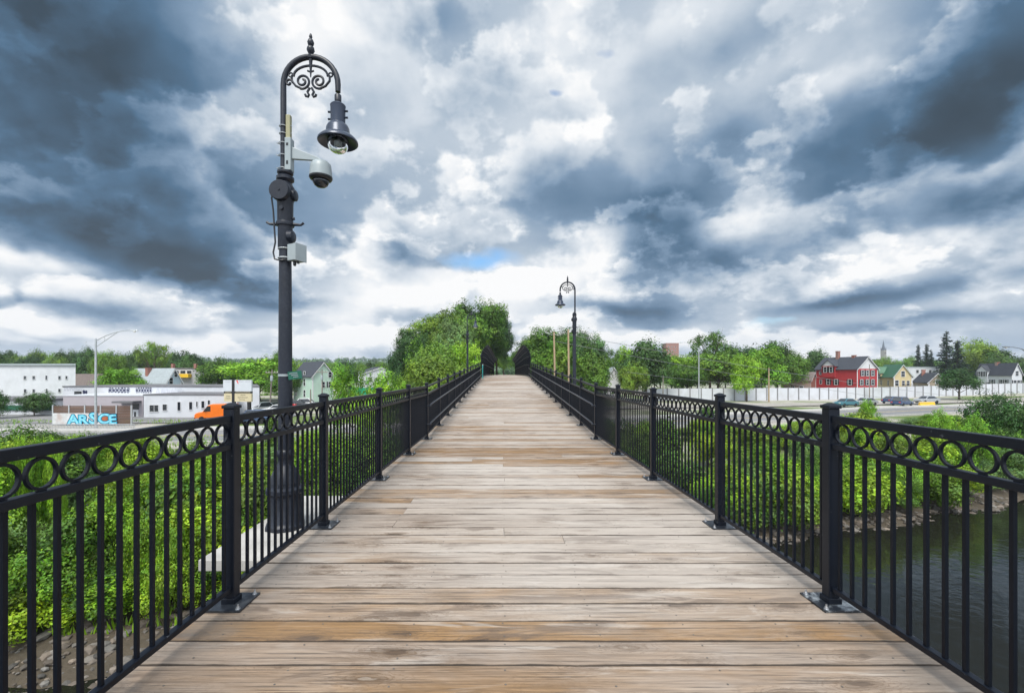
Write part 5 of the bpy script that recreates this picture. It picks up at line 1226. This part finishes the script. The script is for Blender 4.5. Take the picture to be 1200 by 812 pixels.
# church
Yc = 520; cxx = (1035.3 - VX) / F * Yc; zc_ = ground_z(cxx, Yc, False)
ch = thing('church', 'grey church with a sharp slate spire on the far rise', 'church', (cxx, Yc, zc_), R(20))
hz = zpx(410.5, Yc) - zc_
MB().box(-1.9, 1.9, -1.9, 1.9, -1, hz).build('tower', M['stone'], ch)
sp_ = MB(); sp_.lathe([(2.1, hz), (1.7, hz + 1.2), (.8, zpx(404, Yc) - zc_), (.06, zpx(398.5, Yc) - zc_)], 8); 
for sx in (-1, 1):
    for sy in (-1, 1): sp_.lathe([(.45, hz), (.4, hz + 1.5), (.03, hz + 4.2)], 6, (sx * 1.55, sy * 1.55, 0))
sp_.build('spire', M['slate'], ch)
MB().box(-4, 4, 1.9, 22, -1, hz - 15).build('nave', M['stone'], ch); MB().prism([(-4.4, hz - 15), (4.4, hz - 15), (0, hz - 10)], 2.0, 22.4, 'y').build('roof', M['slate'], ch)
for k in (-1, 1): window_at(ch, (0, -1.9, 0), (1, 0, 0), (0, -1, 0), k * .85, hz - 4.5, .8, 2.6, False, M['stone'], .1, 0)

# ------------------------------------------------------------------ white noise wall
def noise_wall():
    pts = [((755 - VX) / F * 104, 104), ((960 - VX) / F * 110, 110), ((1100 - VX) / F * 119, 119), ((1270 - VX) / F * 138, 138)]
    t = thing('noise_wall', 'long white panelled wall with grey posts below the houses', 'wall', (pts[0][0], pts[0][1], LAND)); ox, oy = pts[0]
    P = []
    for (a, b) in zip(pts, pts[1:]):
        n_ = round(math.hypot(b[0] - a[0], b[1] - a[1]) / 2.75); P += [(a[0] + (b[0] - a[0]) * i / n_, a[1] + (b[1] - a[1]) * i / n_) for i in range(n_)]
    P.append(pts[-1]); topz = lambda x: 2.85 + .75 * sm(85, 150, x)
    for (a, b) in zip(P, P[1:]):
        d = Vector((b[0] - a[0], b[1] - a[1], 0)); u = d.normalized(); nn = Vector((-u.y, u.x, 0)) * .06; A = Vector((a[0] - ox, a[1] - oy, 0)) + u * .1; B = Vector((b[0] - ox, b[1] - oy, 0)) - u * .1; zt = topz((a[0] + b[0]) / 2); zb = -.5
        c = []
        for z in (zb, zt): c += [A - nn + Vector((0, 0, z)), B - nn + Vector((0, 0, z)), B + nn + Vector((0, 0, z)), A + nn + Vector((0, 0, z))]
        MB().hexa(c).build('panel', M['wallpanel'], t)
    for (x, y) in P: MB().box(x - ox - .12, x - ox + .12, y - oy - .16, y - oy + .16, -.6, topz(x) + .12).build('post', M['steelpost'], t)
M['steelpost'] = mat('dull_steel_post', (.20, .20, .21), .6, .15, 3)
noise_wall()

# ------------------------------------------------------------------ street lights, poles, wires
def street_light(px, Y, top, arm_dx, arm_top, label, dy=0.0, m=None):
    m = m or M['steel']
    x = (px - VX) / F * Y; z0 = ground_z(x, Y); h = zpx(top, Y) - z0; t = thing('street_light', label, 'street light', (x, Y, z0)); ax = arm_dx / F * Y; ah = zpx(arm_top, Y) - z0
    MB().lathe([(.2, -.3), (.2, .25), (.13, .3), (.115, h * .5), (.10, h), (.04, h + .05)], 12).build('pole', m, t, smooth='auto')
    mb = MB(); pts = []
    for i in range(9):
        f = i / 8; pts.append((ax * f, dy * f, h - .25 + (ah - h + .25) * (1 - (1 - f) ** 2)))
    mb.tube(pts, [.05 - .012 * i / 8 for i in range(9)], 8); low = [(ax * i / 8 * .62, dy * i / 8 * .62, h - .95 + (pts[5][2] - .02 - h + .95) * i / 8) for i in range(9)]; mb.tube(low, .035, 6)
    mb.tube([(ax * .25, dy * .25, h - .25 + (ah - h + .25) * .42), (ax * .25, dy * .25, h - .95 + (pts[5][2] - h + .95) * .4)], .025, 5); mb.build('arm', m, t, smooth='auto')
    s = 1 if ax > 0 else -1; hd = MB(); hd.hexa([(ax - s * .1, dy - .13, ah - .10), (ax + s * .75, dy - .13, ah - .12), (ax + s * .75, dy + .13, ah - .12), (ax - s * .1, dy + .13, ah - .10), (ax - s * .1, dy - .07, ah + .06), (ax + s * .6, dy - .08, ah + .10), (ax + s * .6, dy + .08, ah + .10), (ax - s * .1, dy + .07, ah + .06)]); ho = hd.build('lamp_head', m, t, bevel=.03)
    MB().lathe([(.13, 0), (.12, -.08), (.06, -.12)], 10, (ax + s * .35, dy, ah - .11)).build('lens', M['lens'], ho, smooth=True)
street_light(112.2, 51.5, 397, 42, 387, 'tall galvanised street light with its arm to the right, before the graffiti fence')
street_light(819, 96, 408, -19, 401, 'galvanised street light with its arm to the left, by the white wall')
street_light(1222, 62, 421, -40, 406.5, 'street light whose arm reaches in from the right edge of view', m=M['steel_dark'])
def pole(px, Y, top, label, m, r=.14, lean=0.0, arm=False, name='utility_pole'):
    x = (px - VX) / F * Y; z0 = ground_z(x, Y); h = zpx(top, Y) - z0; t = thing(name, label, 'utility pole', (x, Y, z0))
    MB().tube([(0, 0, -.4), (lean * .5, 0, h * .5), (lean, 0, h)], [r * 1.15, r, r * .8], 10).build('pole', m, t, smooth='auto')
    if arm:
        MB().box(lean - 1.1, lean + 1.1, -.2, -.08, h - .6, h - .45).build('crossarm', m, t)
        mb = MB(); 
        for k in (-1, -.5, .5, 1): mb.lathe([(.04, h - .45), (.05, h - .38), (.02, h - .3)], 8, (lean + k, -.14, 0))
        mb.build('insulator', M['lens'], t); MB().lathe([(.22, h - 2.0), (.24, h - 1.9), (.24, h - 1.2), (.2, h - 1.1)], 12, (lean + .1, -.38, 0)).build('transformer', M['camgrey'], t, smooth='auto')
    return t
pole(651.5, 56, 389, 'left one of two bare wooden poles behind the river side railing', M['pole'], .13, -.25)
pole(667.5, 52, 386, 'right one of two bare wooden poles, next to the middle lamp', M['pole'], .13, -.15)
pole(901, 101, 431, 'plain wooden pole standing before the white wall', M['pole'], .14, 0)
pole(316, 80, 433, 'grey utility pole with transformer behind the parked cars', M['polegrey'], .13, .45, True)
pole(377.5, 88, 433, 'slim dark utility pole in front of the mint house', M['polegrey'], .12, 0, True)
pole(364, 80, 456, 'short dark stub post before the mint house', M['polegrey'], .12, 0, name='stub_post')
pole(777, 100, 440, 'short grey post by the dark dense tree', M['polegrey'], .12, 0, name='stub_post')
pole(1019, 112, 427, 'thin wooden pole before the red house gable', M['polegrey'], .10, 0)
pole(1061, 100, 452, 'slim leaning metal pole before the cream house', M['steel'], .07, .3, name='stub_post')
def wire(p0, p1, sag, label, r=.03):
    pts = [p0.lerp(p1, i / 20) - Vector((0, 0, sag * 4 * (i / 20) * (1 - i / 20))) for i in range(21)]
    tag(MB().tube([p - p0 for p in pts], r, 5).build('overhead_wire', M['wire'], None, p0, True), label, 'wire')
wire(at(667, 392, 52), at(1240, 478, 78), .8, 'upper sagging wire crossing before the white wall', .022)
wire(at(651, 400, 56), at(1240, 492, 72), .8, 'lower sagging wire crossing before the white wall', .022)
wire(at(735, 436, 62), at(900, 452, 100), .3, 'thin short wire running to the wooden pole by the wall', .02)
wire(at(1040, 528, 36), at(1240, 595, 33), .15, 'pale cable hanging low over the far bank thicket', .022)
wire(at(1010, 512, 40), at(1240, 570, 36), .15, 'second pale cable over the far bank thicket', .018)

# ------------------------------------------------------------------ marquee sign
Ym = 60; zm = LAND + .1; mq = thing('marquee_sign', 'white and cream letter board sign on black posts before the white building', 'sign', ((279 - VX) / F * Ym, Ym, zm), R(-6))
mu = lambda px: (px - 279) / F * Ym; mz = lambda py: zpx(py, Ym) - zm
MB().box(mu(261), mu(296.5), -.12, .12, mz(458.5), mz(445.2)).build('upper_panel', M['marquee'], mq)
MB().box(mu(262), mu(296.5), -.14, .14, mz(460.8), mz(458.6)).build('band', M['blackpost'], mq)
MB().box(mu(262), mu(296.5), -.12, .12, mz(470.5), mz(460.9)).build('letter_panel', M['letterboard'], mq)
for px, tp_ in ((273.8, 444.6), (293, 470.6)): MB().box(mu(px - 1.6), mu(px + 1.6), -.17, .17, -.5, mz(tp_)).build('post', M['blackpost'], mq)
mb = MB().prism([(mu(277), mz(445.8)), (mu(279.4), mz(445.6)), (mu(280.4), mz(450)), (mu(279), mz(449)), (mu(278.8), mz(447.6))], -.127, -.1235, 'y'); mb.build('mark', M['sign_red'], mq)
def strokes(parent, rows, m, seed, y=-.1235):
    g = random.Random(seed); mb = MB()
    for (px0, px1, py0, py1) in rows:
        x = px0
        while x < px1:
            w = g.uniform(.5, 1.0)
            mb.box(mu(x), mu(min(px1, x + w * .35)), y - .004, y, mz(py1), mz(py0)); z_ = g.uniform(.1, .8)
            mb.box(mu(x), mu(min(px1, x + w * .8)), y - .007, y - .0045, mz(py0 + (py1 - py0) * (z_ + .18)), mz(py0 + (py1 - py0) * z_)); x += w + .25
    mb.build('writing', m, parent)
strokes(mq, [(281, 287, 446.3, 447.7), (288.5, 295.5, 446.3, 447.7), (263, 270, 447, 448)], M['sign_grey'], 1)
strokes(mq, [(277, 295, 459.0, 460.4), (264, 271, 459.0, 460.4)], M['letterboard'], 2, -.143)
strokes(mq, [(283, 289, 462.2, 463.7), (279.5, 292, 464.8, 466.4), (281.5, 288.5, 467.4, 468.8), (265, 270, 463.5, 465), (264.5, 270.5, 466, 467.6)], M['sign_ink'], 3)

# ------------------------------------------------------------------ vehicles
def wheel(parent, x, y, r=.32, w=.2):
    t = MB(); My = Matrix.Rotation(R(90), 3, 'X'); q = MB(); q.lathe([(r * .62, -w / 2), (r * .95, -w / 2), (r, -w * .35), (r, w * .35), (r * .95, w / 2), (r * .62, w / 2)], 18); t.add([My @ Vector(v) + Vector((x, y, r)) for v in q.v], q.f); o = t.build('wheel', M['tyre'], parent, smooth='auto')
    t = MB(); q = MB(); q.lathe([(r * .6, -w * .45), (r * .3, -w * .3), (r * .3, w * .3), (r * .6, w * .45)], 14); t.add([My @ Vector(v) + Vector((x, y, r)) for v in q.v], q.f); t.build('rim', M['rim'], o, smooth='auto')
def car(px, Y, rz, m, label, name='parked_car', cat='car', kind='sedan', z=None):
    x = (px - VX) / F * Y; t = thing(name, label, cat, (x, Y, (ground_z(x, Y) if z is None else z) + .012), R(rz))
    if kind == 'van':
        t.scale = (.84, .84, .84)
        Lh, W = 2.9, 1.0; body = [(-Lh, .45), (-Lh, 1.0), (-Lh + .25, 1.25), (-Lh + 1.05, 1.40), (-Lh + 1.75, 2.35), (-Lh + 2.2, 2.55), (Lh, 2.55), (Lh, .45)]; glass = [(-Lh + 1.13, 1.45), (-Lh + 1.72, 2.28), (-Lh + 2.15, 2.3), (-Lh + 2.15, 1.45)]
        mb = MB(); mb.prism(body, -W, W, 'y'); mb.build('body', m, t, bevel=.07)
        for s in (-1, 1): MB().prism(glass, s * (W + .004), s * (W + .014), 'y').build('side_window', M['glass'], t)
        g = MB(); n_ = Vector((-.80, 0, .59)); a, b = Vector((-Lh + 1.10, 0, 1.46)), Vector((-Lh + 1.70, 0, 2.28)); o_ = Vector((-.79, 0, .61)) * .012
        g.hexa([a + Vector((0, -.85, 0)) + o_, a + Vector((0, .85, 0)) + o_, b + Vector((0, .8, 0)) + o_, b + Vector((0, -.8, 0)) + o_] + [v + o_ for v in (a + Vector((0, -.85, 0)) + o_, a + Vector((0, .85, 0)) + o_, b + Vector((0, .8, 0)) + o_, b + Vector((0, -.8, 0)) + o_)]); g.build('windscreen', M['glass'], t)
        for s in (-1, 1): MB().box(-Lh - .012, -Lh + .06, s * .75 - .16, s * .75 + .16, .78, .98).build('headlight', M['lens'], t); MB().box(-Lh + 1.35, -Lh + 1.5, s * 1.06, s * 1.22, 1.45, 1.75).build('mirror', M['blackpost'], t)
        MB().box(-Lh - .05, -Lh + .15, -W + .03, W - .03, .38, .62).build('bumper', M['blackpost'], t, bevel=.03)
        for wx in (-Lh + .95, Lh - 1.1):
            for s in (-1, 1): wheel(t, wx, s * (W - .08), .36, .22)
        return t
    Lh, W = 2.2, .86
    roofz = 1.45 if kind == 'sedan' else 1.7
    low = [(-Lh, .35), (-Lh - .02, .62), (-Lh + .12, .80), (-Lh + 1.15, .95), (Lh - .75, .97), (Lh - .05, .88), (Lh, .6), (Lh - .02, .35)]
    MB().prism(low, -W, W, 'y').build('body', m, t, bevel=.06)
    rb = Lh - (.45 if kind == 'sedan' else .1); cab = [(-Lh + 1.05, .94), (-Lh + 1.75, roofz - .03), (rb - .8, roofz), (rb, .96)]
    c = MB(); vs = [(x_, s * (W - .05 - (.16 if z_ > 1.1 else 0)), z_) for s in (-1, 1) for (x_, z_) in cab]; c.add(vs, [(0, 1, 2, 3), (7, 6, 5, 4), (0, 4, 5, 1), (1, 5, 6, 2), (2, 6, 7, 3)]); c.build('cabin', m, t, bevel=.03)
    def inset(p, f=.12): cx = sum(v[0] for v in p) / 4; cz = sum(v[2] for v in p) / 4; cy = sum(v[1] for v in p) / 4; return [Vector((v[0] + (cx - v[0]) * f, v[1] + (cy - v[1]) * f, v[2] + (cz - v[2]) * f)) for v in p]
    for ids, nm in (((0, 1, 2, 3), 'side_window'), ((7, 6, 5, 4), 'side_window'), ((0, 4, 5, 1), 'windscreen'), ((2, 6, 7, 3), 'rear_window')):
        q = inset([vs[i] for i in ids]); nn = (q[1] - q[0]).cross(q[2] - q[0]).normalized(); ctr = sum(q, Vector()) / 4
        if nn.dot(ctr - Vector((0, 0, 1.1))) < 0: nn = -nn
        MB().hexa([v + nn * .004 for v in q] + [v + nn * .014 for v in q]).build(nm, M['glass'], t)
    for s in (-1, 1):
        MB().box(-Lh - .012, -Lh + .10, s * .60 - .16, s * .60 + .16, .62, .76).build('headlight', M['lens'], t); MB().box(Lh - .10, Lh + .008, s * .62 - .14, s * .62 + .14, .66, .80).build('tail_light', M['sign_red'], t)
        for wx in (-Lh + .85, Lh - .85): wheel(t, wx, s * (W - .09))
    return t
car(254.5, 61.0, 24, M['orange'], 'bright orange van parked before the white painted building', 'parked_van', 'van', 'van')
car(305, 73, 70, M['car_silver'], 'silver car parked nose out right of the marquee sign', kind='hatch')
car(317, 76, 75, M['car_dark'], 'dark grey car between the silver car and the white one', kind='sedan')
car(325, 71, 12, M['car_white'], 'white car parked left of the nearest lamp shaft')
car(331, 79, 20, M['car_red'], 'red car mostly hidden by the nearest lamp shaft')
car(345, 82, 15, M['car_dark'], 'dark car parked by the mint house, right of the lamp shaft')
car(354, 84, 10, M['car_white'], 'white car parked in front of the mint house', kind='hatch')
car(296, 56, 4, M['car_blue'], 'pale blue car seen through the rings below the marquee', kind='hatch')
car(991, 84, 15, M['car_teal'], 'teal car behind the cap of the big right post', z=LAND + .2)
car(1014, 87, 15, M['car_silver'], 'small silver car behind the lone sapling', z=LAND + .2)
car(1046, 92, 200, M['car_blue'], 'blue car, farther of two on the roadway below the wall', z=LAND + .25)
car(1057, 85, 205, M['car_blue'], 'blue car with pale windscreen, nearer of two below the wall', kind='hatch', z=LAND + .25)
car(1086, 91, 8, M['car_silver'], 'silver car above a low yellow barrier on the roadway', z=LAND + .35)
yb2 = thing('yellow_barrier', 'low yellow barrier in front of the silver car on the roadway', 'barrier', ((1086 - VX) / F * 88.5, 88.5, LAND + .15), R(8))
MB().prism([(-.28, 0), (.28, 0), (.12, .3), (.09, .6), (-.09, .6), (-.12, .3)], -1.7, 1.7, 'x').build('barrier', M['yellow'], yb2); MB().box(-1.66, 1.66, -.06, .06, .6, .65).build('cap', M['trim'], yb2)

# ------------------------------------------------------------------ thin summer haze over the whole view
hz_m = bpy.data.materials.new('thin_haze'); hz_m.use_nodes = True; hn = hz_m.node_tree; hn.nodes.clear()
ho_ = hn.nodes.new('ShaderNodeOutputMaterial'); hv = hn.nodes.new('ShaderNodeVolumePrincipled'); hv.inputs['Color'].default_value = (.80, .88, 1.0, 1); hv.inputs['Density'].default_value = .00018
hn.links.new(hv.outputs[0], ho_.inputs['Volume'])
hz_o = MB().box(-2600, 2600, -200, 3400, -16, 95).build('haze', hz_m); hz_o['kind'] = 'stuff'; hz_o['label'] = 'thin blue summer haze lying over the far hills'
